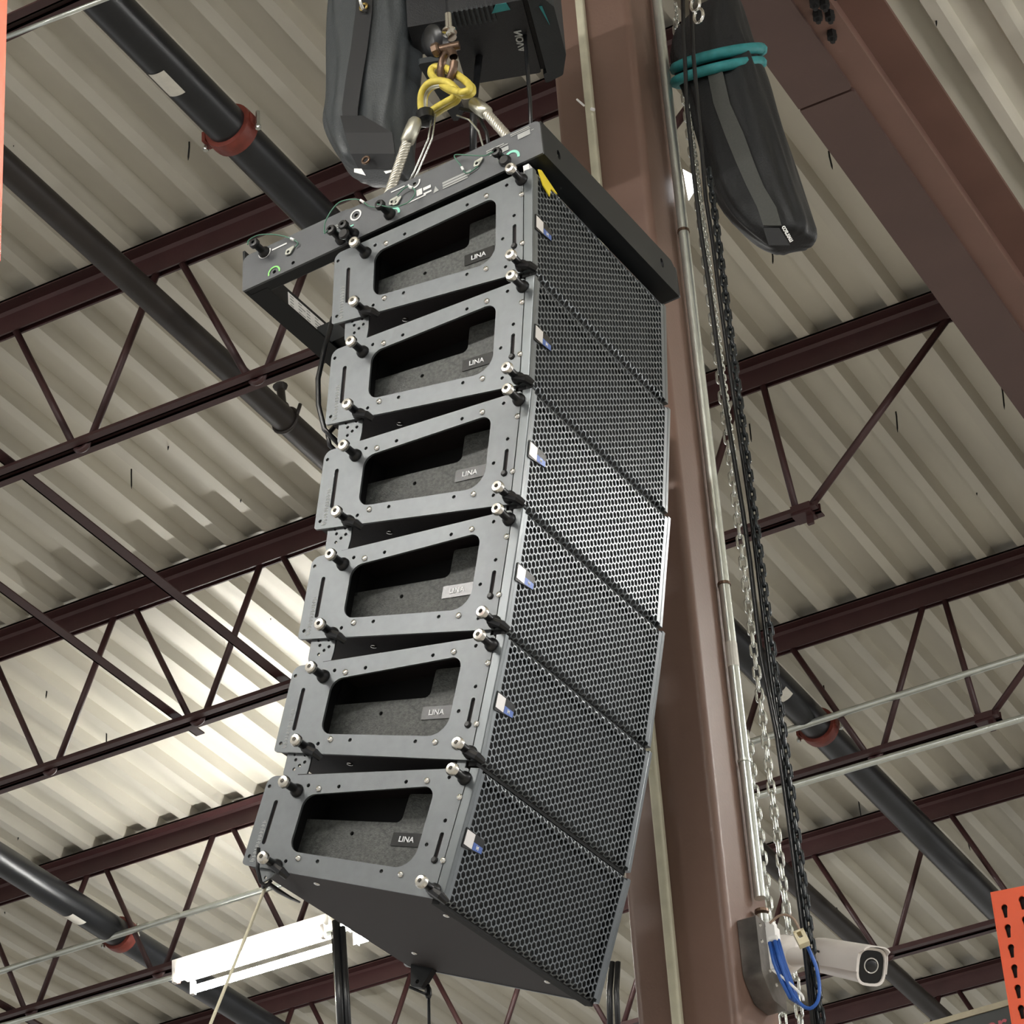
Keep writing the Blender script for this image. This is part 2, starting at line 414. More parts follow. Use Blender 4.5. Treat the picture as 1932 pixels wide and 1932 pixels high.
# joist 0 has only the reflection tube added further down
# ------------------------------------------------------------------ fluorescent fixtures
def fixture(x0, x1, y, z, label):
    Fx = empty('light_fixture', label, 'light fixture', 'fluorescent tube fixtures', (x0, y, z))
    L = x1 - x0
    MB().box((0, -.055, .0), (L, .055, .05)).build('housing', 'fixture_white', Fx)
    for s in (-1, 1):
        MB().tube([(.03, s * .062, -.035), (L - .03, s * .062, -.035)], .015, 10).build('tube', 'tube_light', Fx, smooth=True)
        for xx in (.012, L - .028):
            MB().box((xx, s * .062 - .010, -.055), (xx + .016, s * .062 + .010, .002)).build('lamp_holder', 'fixture_white', Fx)
    for xx in ((.15, L - .15) if L > 1 else ()):
        MB().tube([(xx, 0, .05), (xx, 0, BOT - z)], .002, 5).build('hanger', 'zinc', Fx)
    return Fx
FA = az(335, 1855, 5.08); FB = az(628, 1772, 5.08)
fz = 5.12; fy = (FA.y + FB.y) / 2 + .02
FXL = fixture(FA.x - .01, FB.x + .01, fy, fz, 'glowing twin tube light fixture left of the black pole under the lowest loudspeaker')
fixture(FB.x + .04, FB.x + .70, fy, fz, 'short bright end of a tube fixture between the black pole and the lowest loudspeaker')
MB().tube([(0, .0, 0), (.0, .0, .01)], .004).lathe((-.02, 0, -.005), (1, 0, 0), [(.02, 0), (.02, .014)], 8).build('end_cap', 'orange_coupling', FXL)
OFF = [(-4.6, 1.0, 5.05, 'ahead of the rigging, left of the three overhead'), (-3.1, 1.0, 5.05, 'ahead of the rigging, middle of the three overhead'), (-1.4, .8, 5.05, 'ahead of the rigging, right of the three overhead'),
       (-7.8, 1.2, 5.05, 'far left of the loudspeakers near the viewer'), (-.2, 7.3, 4.62, 'right of the girder behind the column'), (1.3, 4.4, 3.5, 'added low on the right to brighten the column'), (1.6, 6.6, 3.3, 'added low further back to brighten the right side')]  # last two: unseen low fixtures, added to brighten the right side of things
for x, y, z, w_ in OFF:
    F_ = fixture(x, x + 1.25, y, z, 'twin tube light fixture outside the picture, ' + w_)
    for c in F_.children:
        if c.name.startswith('tube'): c.data.materials.clear(); c.data.materials.append(MATS['tube_low' if z < 4 else 'tube_dim'])

# ------------------------------------------------------------------ array geometry
PSI_U = V((.9991, -.0422, 0)).normalized(); PSI_W = V((.0422, .9991, 0)).normalized()
O = V((-2.1377, 3.8998, 3.9302))
YAW = math.atan2(PSI_U.y, PSI_U.x)
def aw(x, y, z): return O + PSI_U * x + PSI_W * y + V((0, 0, z))
CAB = [(.2873, -.4324, -.0768), (.2679, -.6744, -.1250), (.2384, -.9145, -.1769), (.1972, -1.1516, -.2275), (.1409, -1.3844, -.2864), (.0661, -1.6155, -.3700)]
XR = -.434; WD = .51
def top(x): return .118 + (x) * (.118 - .0815) / .434
def botm(x): return -.113 - (x) * (.113 - .0795) / .434

def xz(a, b, t): return V((a, t, b))
def arc_mark(mb, x, z, r, w, a0, a1, y=-.0012, n=14):
    o = [(x + (r + w / 2) * math.cos(a0 + (a1 - a0) * i / n), z + (r + w / 2) * math.sin(a0 + (a1 - a0) * i / n)) for i in range(n + 1)]
    i_ = [(x + (r - w / 2) * math.cos(a1 + (a0 - a1) * i / n), z + (r - w / 2) * math.sin(a1 + (a0 - a1) * i / n)) for i in range(n + 1)]
    k = n + 1
    vs = [V((a, y, b)) for a, b in o + i_[::-1]]
    mb.add(vs, [(i, i + 1, k + i + 1, k + i) for i in range(n)]); return mb

def pin(parent, x, z, y0=-.045, r=.0115, lab=None, black=False, tee=False):
    p = MB().lathe((x, y0 + .006, z), (0, -1, 0), [(r * .55, -.004), (r, -.002), (r, .003), (r * .8, .006), (r * .35, .0065), (r * .3, .003)], 16).build('pin_knob', 'pin_black' if black else 'knob_steel', parent, smooth='auto')
    s = MB().lathe((x, 0, z), (0, -1, 0), [(.0125, 0), (.0115, .006), (.0085, .009), (.0072, .012), (.0072, -y0 - .010), (.0085, -y0 - .006), (.0085, -y0 - .003)], 14)
    if tee: s.tube([(x - .004, -.012, z - .001), (x + .022, -.010, z - .012), (x + .03, .0, z - .018)], [.007, .008, .006], 8)
    s = s.build('pin_shaft', 'pin_black', p, smooth='auto')
    return p

# hex grille mesh, built once
def grille_mesh():
    mb = MB(); p = .0133; colw = p * .866; y0, y1 = .016, .494; s0, s1 = -.111, .116
    Rr = .012; zb, zt = s0 + .008, s1 - .008
    def mp(y, s, d=0.):
        if s < zb:
            a = (zb - s) / Rr; return V((-.012 + (Rr - d) * math.cos(a) - 0, y, zb - (Rr - d) * math.sin(a)))
        if s > zt:
            a = (s - zt) / Rr; return V((-.012 + (Rr - d) * math.cos(a), y, zt + (Rr - d) * math.sin(a)))
        return V((-d, y, s))
    nc = int((y1 - y0) / colw); a = p / math.sqrt(3)
    for c in range(nc):
        cy = y0 + .008 + c * colw
        if cy + a > y1: break
        off = p / 2 if c % 2 else 0
        k = 0
        while True:
            cz = s0 - .012 + p / 2 + off + k * p; k += 1
            if cz + p / 2 > s1 + .013: break
            o = [(cy + a * math.cos(PI / 3 * i), cz + a * math.sin(PI / 3 * i)) for i in range(6)]
            hi = [(cy + a * .80 * math.cos(PI / 3 * i), cz + a * .80 * math.sin(PI / 3 * i)) for i in range(6)]
            vs = [mp(*q) for q in o] + [mp(*q) for q in hi] + [mp(*q, .0022) for q in hi]
            mb.add(vs, [(i, (i + 1) % 6, 6 + (i + 1) % 6, 6 + i) for i in range(6)] + [(6 + i, 6 + (i + 1) % 6, 12 + (i + 1) % 6, 12 + i) for i in range(6)])
    for ya, yb in ((.010, y0 + .0035), (y1 - .006, .500)):
        mb.box((-.002, ya, s0 + .004), (.0004, yb, s1 - .004))
    return mb

def make_speaker():
    R0 = empty('line_array_speaker', '', 'loudspeaker')
    # body
    b = MB()
    def quadprism(y0, y1, f0, f1, xa, xb):   # between height functions
        vs = [V((x, y, f(x))) for y in (y0, y1) for x in (xa, xb) for f in (f0, f1)]
        b.add(vs, [(0, 1, 3, 2), (4, 6, 7, 5), (0, 4, 5, 1), (2, 3, 7, 6), (0, 2, 6, 4), (1, 5, 7, 3)])
    quadprism(.095, .415, lambda x: botm(x) + .004, lambda x: top(x) - .004, XR + .01, -.030)
    quadprism(.0045, .5055, lambda x: top(x) - .009, lambda x: top(x) - .001, XR + .012, -.018)
    quadprism(.0045, .5055, lambda x: botm(x) + .001, lambda x: botm(x) + .009, XR + .012, -.018)
    for ya in (.0045, .495):
        quadprism(ya, ya + .0105, lambda x: botm(x) + .004, lambda x: top(x) - .004, -.060, -.018)
        quadprism(ya, ya + .0105, lambda x: botm(x) + .004, lambda x: top(x) - .004, XR + .012, -.375)
    b.build('cabinet', 'box_brown', R0)
    # side pockets with textured panels; black sheets also stand for the plate edge's shadow
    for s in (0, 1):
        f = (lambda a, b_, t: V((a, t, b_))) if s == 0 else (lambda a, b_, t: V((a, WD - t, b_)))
        poly = roundp([(-.41, -.075), (-.045, -.105), (-.045, .088), (-.165, .083), (-.166, .031), (-.370, .0265), (-.370, .083), (-.41, .08)], [0, 0, 0, .004, .012, 0, 0, 0], 5)
        q = MB().sheet(poly, [circ(-.262, .006, .004, 10)], f, .050, .0545).build('side_panel', 'box_texture', R0)
        MB().sheet([(-.372, -.075), (-.3655, -.075), (-.3655, .082), (-.372, .082)], [], f, .0045, .0535).sheet([(-.376, .086), (-.05, .112), (-.05, .115), (-.376, .09)], [], f, .0045, .095).sheet([(-.41, -.06), (-.04, -.08), (-.04, .1), (-.41, .08)], [], f, .093, .096).sheet([(-.372, .02), (-.36, .02), (-.36, .085), (-.372, .085)], [], f, .050, .095).build('pocket_shade', 'void_black', R0)
    # side plates
    holes = [circ(x, z, .0036, 10) for x, z in [(-.4259, .0634), (-.3425, .069), (-.2769, .0703), (-.14, .0856), (-.055, .098), (-.0385, .0221), (-.0623, -.0214), (-.138, -.073), (-.2753, -.0645), (-.342, -.0685), (-.423, -.0645), (-.0555, -.0865)]]
    win = roundp([(-.3435, .052), (-.0775, .0815), (-.0775, -.0665), (-.3435, -.0500)], [.024, .020, .036, .024], 7)
    sl = slot(-.4013, -.0375, .035, .0042); sr = slot(-.0375, -.0400, -.002, .0040)
    outer = roundp([(XR, -.0795), (-.0195, botm(-.0195)), (-.0195, top(-.0195)), (XR, .0815)], [.006, .003, .006, .017], 6)
    plates = []
    for s in (0, 1):
        f = (lambda a, b_, t: V((a, t, b_))) if s == 0 else (lambda a, b_, t: V((a, WD - t, b_)))
        plates.append(MB().sheet(outer, [win, sl, sr] + holes, f, 0, .0045).build('side_plate', 'plate_grey', R0))
    pl = plates[0]
    bk = MB()
    bk.sheet([(-.41, -.05), (-.392, -.05), (-.392, .045), (-.41, .045)], [], xz, .0105, .012).sheet([(-.046, -.05), (-.03, -.05), (-.03, .005), (-.046, .005)], [], xz, .0105, .012)
    for x, z in [(-.4259, .0634), (-.2769, .0703), (-.14, .0856), (-.0385, .0221), (-.0623, -.0214), (-.138, -.073), (-.2753, -.0645), (-.423, -.0645)]:
        bk.box((x - .006, .009, z - .006), (x + .006, .0095, z + .006))
    bk.build('slot_backing', 'void_black', R0)
    MB().lathe((-.0375, 0.006, -.0470), (0, -1, 0), [(.0062, 0), (.0062, .008), (.004, .010)], 12).build('slot_stud', 'pin_black', pl, smooth='auto')
    # angle scale beside the rear slot
    q = MB()
    for i in range(12):
        z = -.0715 + i * .0062
        q.box((-.4165, -.0006, z), (-.4085, 0, z + .0013)); q.box((-.4155 + .002 * (i % 2), -.0006, z + .0026), (-.4105, 0, z + .0036))
    q.box((-.4190, -.0006, -.074), (-.4105, 0, -.0728)).build('angle_scale', 'mark_grey', pl)
    for x, z in [(-.3180, .0640), (-.0980, .0895), (-.0229, .0641), (-.0205, -.0470), (-.0969, -.0762), (-.3172, -.0618)]:
        MB().lathe((x, 0, z), (0, -1, 0), [(.0058, 0), (.0056, .0016), (.004, .0032), (.0022, .0036), (.0018, .0022)], 12).build('screw', 'chrome', pl, smooth='auto')
    pin(R0, -.3625, .0580); pin(R0, -.0225, .0970); pin(R0, -.3580, -.0785, tee=True); pin(R0, -.0205, -.0985, tee=True)
    # maker's plate
    q = MB().sheet(roundp([(-.1745, -.0110), (-.1105, -.0100), (-.1105, .0140), (-.1745, .0130)], .0015, 2), [], xz, .0485, .0500).build('name_plate', 'lina_black', R0)
    letters('LINA', .0140, lambda x, y, z: V((x - .1440, .0482 - z, y + .0012)), 'lettering', 'lettering', q, sx=1.05)
    # front frame
    for ya, yb in ((.0, .0115), (.4985, .51)):
        MB().sheet(roundp([(-.019, ya), (.001, ya), (.001, yb), (-.019, yb)], .002, 3), [], lambda a, b_, t: V((a, b_, t)), -.112, .1165).build('grille_frame', 'trim_black', R0)
    MB().box((-.024, .010, -.106), (-.018, .50, .112)).box((-.024, .006, -.1195), (-.008, .504, -.110)).box((-.024, .006, .108), (-.008, .504, .1175)).build('foam', 'foam', R0)
    grille_mesh().build('grille', 'grille_paint', R0)
    # badge
    q = MB().sheet(roundp([(.0080, -.0180), (.0655, -.0095), (.0655, .0140), (.0080, .0165)], .0015, 2), [], lambda a, b_, t: V((t, a, b_)), .0004, .0026).build('badge', 'lina_black', R0)
    MB().sheet([(.0105, -.0120), (.0350, -.0120), (.0350, .0135), (.0105, .0135)], [], lambda a, b_, t: V((t, a, b_)), .0026, .0030).build('badge_panel', 'badge_white', q)
    MB().sheet([(.0360, -.0120), (.0635, -.0095), (.0635, .0010), (.0360, .0010)], [], lambda a, b_, t: V((t, a, b_)), .0026, .0030).build('badge_panel', 'badge_blue', q)
    letters('M', .010, lambda x, y, z: V((.0032 + z, x + .049, y - .0050)), 'badge_mark', 'mark_white', q, .0001)
    for x, y in ((-.055, .42), (-.30, .045), (-.335, .40), (-.06, .10)):
        MB().lathe((x, y, botm(x) + .0015), (0, 0, -1), [(.0060, 0), (.0055, .0015), (.003, .0025)], 10).build('underside_screw', 'chrome', R0, smooth='auto')
    return R0

sp = make_speaker()
LAB = ['line array loudspeaker hanging directly under the rigging frame, topmost of the six',
       'second loudspeaker from the top of the hanging line array stack',
       'third loudspeaker from the top of the stack, its name plate black with white letters',
       'fourth loudspeaker from the top, its name plate glaring white',
       'fifth loudspeaker from the top, just above the lowest one',
       'lowest loudspeaker of the hanging stack, its dark brown underside in view']
cabs = []
for i, (a, b, t) in enumerate(CAB):
    o = sp if i == 0 else copy_tree(sp)
    o.location = aw(a, 0, b); o.rotation_euler = (0, -t, YAW)
    tag(o, LAB[i], 'loudspeaker', 'loudspeakers of the hanging line array'); cabs.append(o)
# link bars joining one cabinet to the next, part of the upper cabinet
lk = roundp([(-.4075, -.030), (-.3545, -.030), (-.3545, -.112), (-.3605, -.150), (-.394, -.150), (-.4075, -.118)], [.003, .003, .010, .006, .006, .012], 3)
lh = [circ(x, z, .0033, 8) for x, z in [(-.387, -.094), (-.3665, -.099), (-.376, -.105), (-.386, -.1115), (-.369, -.086), (-.391, -.084)]]
for i in range(5):
    MB().sheet(lk, lh, xz, .0060, .0095).build('link_bar', 'plate_grey', cabs[i])
    MB().sheet(lk, lh, lambda a, b_, t: V((a, WD - t, b_)), .0060, .0095).build('link_bar', 'plate_grey', cabs[i])
    q = MB().sheet([(-.048, -.10), (-.030, -.10), (-.030, -.128), (-.048, -.128)], [], xz, .0060, .0095).build('link_tab', 'plate_grey', cabs[i])
# pull-back brackets of the lowest cabinet
q = MB().sheet(roundp([(-.400, -.070), (-.352, -.070), (-.366, -.096), (-.384, -.108), (-.392, -.100)], .003, 2), [circ(-.380, -.098, .003, 8)], xz, .0060, .0095).build('link_tab', 'plate_grey', cabs[5])
q = MB().sheet(roundp([(-.405, -.075), (-.350, -.078), (-.366, -.122), (-.390, -.122)], .006, 3), [circ(-.378, -.112, .004, 8)], lambda a, b_, t: V((a, t, b_)), .486, .500).build('pull_bracket', 'rail_black', cabs[5])

# ------------------------------------------------------------------ rigging frame
GO = aw(.3206, 0, -.2919)
GF = empty('rigging_frame', 'dark grey steel rigging frame on top of the loudspeaker stack', 'rigging frame', None, GO, (0, -.0261, YAW))
GL, GH, GW = .673, .0815, .530
def rail_outline():
    return roundp([(-GL, .0), (0, 0), (0, GH), (-.335, GH), (-.345, GH - .004), (-.42, GH - .003), (-.43, GH), (-GL + .004, GH)], [.002, .002, .012, 0, 0, 0, 0, .016], 4)
rh = [circ(-.598, .0115, .0042, 10), circ(-.5545, .0125, .0040, 10), circ(-.4075, .0560, .0044, 10), circ(-.2755, .0660, .0044, 10)]
for s in (0, 1):
    f = (lambda a, b_, t: V((a, t, b_))) if s == 0 else (lambda a, b_, t: V((a, GW - t, b_)))
    rl = MB().sheet(rail_outline(), rh, f, 0, .005).sheet([(-GL + .005, .001), (-.004, .001), (-.004, .006), (-GL + .005, .006)], [], f, .0045, .032).build('side_rail', 'rail_grey', GF)
    if s == 0: LR = rl
q = MB().box((-GL + .006, .0052, .0005), (-.01, .030, .0012)).box((-GL + .006, .028, .001), (-.01, .032, .070)).build('rail_lining', 'rail_black', GF)
ff = lambda a, b_, t: V((-t, a, b_))
MB().sheet(roundp([(.004, 0), (GW - .004, 0), (GW, .012), (GW, GH - .02), (GW - .02, GH), (.004, GH)], [.001, .001, .002, .004, .01, .002], 3), [circ(.064, .040, .0062, 12, 1.9), circ(.465, .045, .0062, 12, 1.9)], ff, 0, .005) \
    .box((-.040, .004, .0), (-.004, GW - .004, .004)).box((-.040, .004, .004), (-.036, GW - .004, .07)).build('front_rail', 'rail_black', GF)
rr = MB().box((-GL + .001, .005, .0), (-GL + .006, GW - .005, GH + .020)).box((-GL + .006, .02, .0), (-GL + .045, GW - .02, .005)).build('rear_rail', 'rail_black', GF)
q = MB().sheet([(.150, .050), (.300, .050), (.300, .092), (.150, .092)], [], lambda a, b_, t: V((-GL + .0065 + t, a, b_)), 0, .0008).build('data_label', 'paper_white', rr)
qq = MB()
for k in range(5):
    for kk in range(5):
        qq.sheet([(.156 + kk * .029, (.055 + k * .0075)), (.156 + kk * .029 + .012 + .012 * ((k * kk) % 2), (.055 + k * .0075)), (.156 + kk * .029 + .012 + .012 * ((k * kk) % 2), (.0575 + k * .0075)), (.156 + kk * .029, (.0575 + k * .0075))], [], lambda a, b_, t: V((-GL + .0074 + t, a, b_)), 0, .0002)
qq.build('fine_print', 'mark_grey', q)
MB().box((-GL + .01, GW / 2 - .02, .010), (-.04, GW / 2 + .02, .062)).build('centre_bar', 'rail_black', GF)
MB().box((-.105, .33, -.02), (-.055, .50, -.006)).build('cross_plate', 'rail_grey', GF)
# markings
def mark(nm, mm, fn):
    q = MB(); fn(q); return q.build(nm, mm, LR, recalc=False)
D2 = math.radians
mark('ring_mark', 'mark_green', lambda q: arc_mark(q, -.598, .0100, .0125, .0034, D2(-15), D2(195)))
mark('ring_mark', 'mark_white', lambda q: arc_mark(q, -.6175, .0690, .0125, .0038, D2(165), D2(375)))
mark('ring_mark', 'mark_white', lambda q: arc_mark(q, -.4078, .0560, .0110, .0034, 0, 2 * PI, n=24))
mark('ring_mark', 'mark_white', lambda q: arc_mark(q, -.2755, .0690, .0125, .0034, D2(170), D2(370)))
mark('ring_mark', 'mark_mint', lambda q: arc_mark(q, -.4380, .0140, .0095, .0032, D2(-10), D2(190)))
mark('ring_mark', 'mark_mint', lambda q: arc_mark(q, -.3260, .0180, .0130, .0052, D2(-15), D2(195)))
mark('ring_mark', 'mark_mint', lambda q: arc_mark(q, -.0650, .0200, .0150, .0056, D2(-15), D2(195)))
def bars(lst, mm='mark_white', nm='printed_line'):
    q = MB()
    for x0, x1, z0, z1 in lst: q.add([V((x0, -.0012, z0)), V((x1, -.0012, z0)), V((x1, -.0012, z1)), V((x0, -.0012, z1))], [(0, 1, 2, 3)])
    return q.build(nm, mm, LR, recalc=False)
bars([(-.600, -.5655, .0640, .0672), (-.327, -.296, .0700, .0725), (-.295, -.252, .0260, .0285)])
bars([(-.436, -.414, .0335, .0368), (-.4355, -.431, .0335, .0400)], 'mark_mint')
bars([(-.272, -.2595, .0330, .0475), (-.2570, -.2400, .0390, .0460), (-.2570, -.2395, .0290, .0330)], 'mark_white', 'sticker')
bars([(-.2150, -.1520, .0330, .0375), (-.2150, -.1560, .0265, .0315), (-.2150, -.160, .0215, .0250)], 'mark_grey')
bars([(-.116, -.078, .0610, .0635), (-.116, -.070, .0565, .0590), (-.110, -.099, .0480, .0500), (-.0970, -.0690, .0430, .0530)], 'mark_grey')
bars([(-.063, -.022, .0740, .0762), (-.062, -.020, .0700, .0722), (-.0480, -.0210, .0560, .0680), (-.019, -.013, .0630, .0645)], 'mark_grey')
bars([(-.465, -.448, .050, .0515), (-.463, -.447, .0455, .047), (-.461, -.449, .0530, .0542)], 'mark_grey')
q = MB().add([V((-.236, -.0012, .022)), V((-.224, -.0012, .0235)), V((-.2305, -.0012, .037))], [(0, 1, 2)]).build('warning_mark', 'mark_grey', LR, recalc=False)
# quick pins in the frame with their lanyards
def fpin(x, z, L=.04, black=True): return pin(GF, x, z, -L, .0105, None, black)
fpin(-.6175, .0680); fpin(-.4430, .0140); fpin(-.4155, .0120); fpin(-.3330, .0200); fpin(-.0790, .0200, .036)
for x, z in [(-.4155, -.010), (-.0620, -.012)]:
    MB().lathe((x, -.040, z), (0, 1, 0), [(.009, 0), (.012, .004), (.009, .010), (.007, .012), (.007, .045)], 12).build('hinge_pin', 'pin_black', GF, smooth='auto')
def lany(pts, tab):
    P = [V(p) for p in pts]; out = []
    for i in range(len(P) - 1):
        a, b, c, d_ = P[max(i - 1, 0)], P[i], P[i + 1], P[min(i + 2, len(P) - 1)]
        for k in range(6):
            t = k / 6; out.append(.5 * ((2 * b) + (c - a) * t + (2 * a - 5 * b + 4 * c - d_) * t * t + (3 * b - a - 3 * c + d_) * t ** 3))
    out.append(P[-1])
    q = MB().tube(out, .0013, 6, True).build('lanyard', 'lanyard_green', GF, smooth=True)
    i = int(len(out) * .68)
    MB().tube([out[i], out[i + 2]], .0026, 6).build('crimp', 'mark_white', q)
    x, z = tab
    MB().sheet(roundp([(x - .008, z - .006), (x + .004, z - .008), (x + .016, z + .006), (x + .012, z + .008), (x - .004, z + .006)], .003, 2), [circ(x, z - .001, .0034, 8)], xz, -.004, -.001).build('lanyard_tab', 'zinc', GF)
lany([(-.628, -.042, .066), (-.632, -.030, .088), (-.615, -.020, .098), (-.585, -.014, .088), (-.555, -.010, .068), (-.538, -.006, .050), (-.545, -.004, .044)], (-.5621, .0418))
lany([(-.448, -.042, .010), (-.462, -.030, .020), (-.462, -.020, .060), (-.435, -.014, .092), (-.395, -.01, .082), (-.372, -.008, .055), (-.350, -.006, .042)], (-.318, .0420))
lany([(-.335, -.042, .018), (-.310, -.030, .006), (-.280, -.020, .010), (-.268, -.012, .035), (-.285, -.01, .058), (-.312, -.006, .052)], (-.325, .046))
lany([(-.083, -.038, .018), (-.110, -.020, .036), (-.145, -.016, .058), (-.178, -.012, .078), (-.168, -.010, .05), (-.160, -.004, .030), (-.135, -.004, .034)], (-.1375, .0440))
# tape and odds and ends on the frame
q = MB().box((-.046, .004, -.030), (-.034, .030, -.006)).build('tape_roll', 'paper_white', GF)
q = MB().sheet([(.018, -.016), (.030, -.010), (.085, -.030), (.060, -.034), (.052, -.058), (.030, -.046)], [], lambda a, b_, t: V((-.022 - t, a, b_)), 0, .002).build('yellow_tape', 'yellow_tape', GF)

MB().lathe((-.060, .075, -.014), (0, 1, -.06), [(.006, 0), (.013, .004), (.013, .05), (.009, .054), (.009, .075), (.012, .080), (.012, .10), (.006, .104)], 14).build('coupler', 'zinc', GF, smooth='auto')
MB().lathe((-.060, .182, -.020), (0, 1, -.06), [(.010, 0), (.014, .004), (.014, .034), (.008, .040)], 12).build('coupler_end', 'pin_black', GF, smooth='auto')
MB().sheet([(.232, .0), (.262, -.004), (.292, -.026), (.285, -.036), (.262, -.026), (.250, -.034), (.236, -.020)], [], lambda a, b_, t: V((-.050 - t, a, b_)), 0, .004).build('paper_strip', 'paper_white', GF)

# ------------------------------------------------------------------ slings, shackle, hook
YM = .26
def pw(px, py, y=YM):      # picture point -> array plane y
    d = ray(px, py); s = (O.dot(PSI_W) + y) / d.dot(PSI_W); return d * s
def aw_px(x, y, yy): return pw(x, y, yy)
def rope_mesh(mb, a, b, r, turns):
    a, b = V(a), V(b); t = (b - a).normalized(); n = t.orthogonal().normalized(); c = t.cross(n)
    for s in range(6):
        pts = []
        for k in range(turns * 8 + 1):
            u = k / (turns * 8); an = 2 * PI * (u * turns + s / 6)
            pts.append(a.lerp(b, u) + (n * math.cos(an) + c * math.sin(an)) * r * .62)
        mb.tube(pts, r * .46, 6)
    return mb
apex = aw(-.022, YM, .215)
SL = [(-1, [(-.080, .176), (-.110, .118), (-.225, -.150)], YM - .02, 'wire rope sling leg with yellow thimble going down left from the shackle'),
      (1, [(.014, .198), (.054, .140), (.205, -.150)], YM + .02, 'wire rope sling leg with yellow thimble going down right from the shackle')]
for s, pts, yy, lab in SL:
    Sx = empty('wire_rope_sling', lab, 'sling', 'wire rope slings above the rigging frame')
    A, B, Cc = [aw(x, yy, z) for x, z in pts]
    rope_mesh(MB(), B, Cc, .0102, 7).build('wire_rope', 'wire_rope', Sx, smooth=True)
    d_ = (A - B).normalized()
    MB().lathe(B - d_ * .005, d_, [(.011, 0), (.0145, .004), (.0155, .025), (.0145, .050), (.010, .058)], 16).build('ferrule', 'ferrule', Sx, smooth='auto')
    px = [(797, 212), (794, 190), (797, 172), (808, 158), (826, 152), (846, 156), (858, 168), (856, 183), (842, 192), (828, 200), (812, 210)] if s < 0 else [(868, 174), (846, 166), (824, 152), (813, 138), (818, 127), (834, 126), (852, 134), (870, 146), (884, 158), (884, 170)]
    off = [YM + .02 - .035 * math.sin(PI * k / (len(px) - 1)) for k in range(len(px))] if s < 0 else [YM - .03 + .05 * math.sin(PI * k / (len(px) - 1)) for k in range(len(px))]
    L1 = [aw_px(x, y, o_) for (x, y), o_ in zip(px, off)]
    loop = []
    for i in range(len(L1)):
        a, b, c, d2_ = L1[i - 1], L1[i], L1[(i + 1) % len(L1)], L1[(i + 2) % len(L1)]
        for k in range(4):
            t = k / 4; loop.append(.5 * ((2 * b) + (c - a) * t + (2 * a - 5 * b + 4 * c - d2_) * t * t + (3 * b - a - 3 * c + d2_) * t ** 3))
    loop.append(loop[0])
    MB().tube(loop, .0078, 8).tube([p + PSI_W * .012 for p in loop], .0078, 8).build('thimble', 'yellow_thimble', Sx, smooth=True)
    cen = sum(loop, V()) / len(loop)
    MB().tube([p + (cen - p).normalized() * .0065 + PSI_W * .005 for p in loop], .0048, 6).build('thimble_lining', 'ferrule', Sx, smooth=True)
# black sleeve and safety wires beside the left leg
q = MB().lathe(pw(805, 232), (pw(800, 205) - pw(805, 232)).normalized(), [(.012, 0), (.019, .005), (.019, .028), (.012, .032)], 12).build('sling_sleeve', 'rubber', None, smooth='auto')
tag(q, 'black tape sleeve on the sling eye left of the shackle', 'sleeve')
for k, dx in enumerate((0, 7)):
    q = MB().tube([pw(815 + dx, 215), pw(808 + dx, 262), pw(782 + dx, 322), pw(768 + dx, 352)], .0022, 6).build('safety_wire', 'zinc', None, smooth=True)
    tag(q, 'thin bright safety wire beside the left sling leg, %s strand' % ('left' if k == 0 else 'right'), 'wire', 'safety wires at the left sling')
q = MB().tube([pw(862, 218), pw(885, 226), pw(903, 248), pw(913, 282), pw(915, 300)], .0022, 6).build('safety_wire', 'zinc', None, smooth=True)
tag(q, 'curved bright wire between the shackle and the frame', 'wire')
q = MB().tube([pw(868, 205, .3), pw(900, 212, .3), pw(918, 250, .3), pw(924, 290, .3)], .0040, 8).build('control_cable', 'rubber', None, smooth=True)
tag(q, 'black cable curving down behind the right sling leg', 'cable')
# shackle and hook
Hk = empty('shackle', 'bronze coloured bow shackle holding both yellow thimbles', 'shackle')
sc = aw(-.018, YM, .285)
MB().ring(sc, PSI_W + PSI_U * .5, .026, .009, 20, 8, D2(100), D2(440), 1.5, (0, 0, 1)).build('bow', 'bronze', Hk, smooth=True)
a_ = aw(-.012, YM, .335)
MB().tube([a_ - (PSI_U + PSI_W * .3) * .026, a_ + (PSI_U + PSI_W * .3) * .022], .0095, 10).build('pin', 'bronze', Hk, smooth='auto')
MB().lathe(a_ - (PSI_U + PSI_W * .3) * .030, PSI_U, [(.015, 0), (.015, .012), (.011, .015)], 8).build('nut', 'bronze', Hk)
hk = MB(); hc = aw(-.008, YM, .375)
hk.tube([hc + V((0, 0, .05)), hc + V((0, 0, .02)), hc - V((0, 0, .0)), hc + V((0, 0, -.018)) + PSI_U * .006], [.008, .0085, .009, .010], 10)
hk.lathe(hc + V((0, 0, -.004)), (0, 0, 1), [(.007, 0), (.016, .003), (.016, .008), (.007, .011)], 12)
tag(hk.build('hoist_hook', 'chrome', None, smooth='auto'), 'bright steel hook swivel just above the bronze shackle', 'hook')

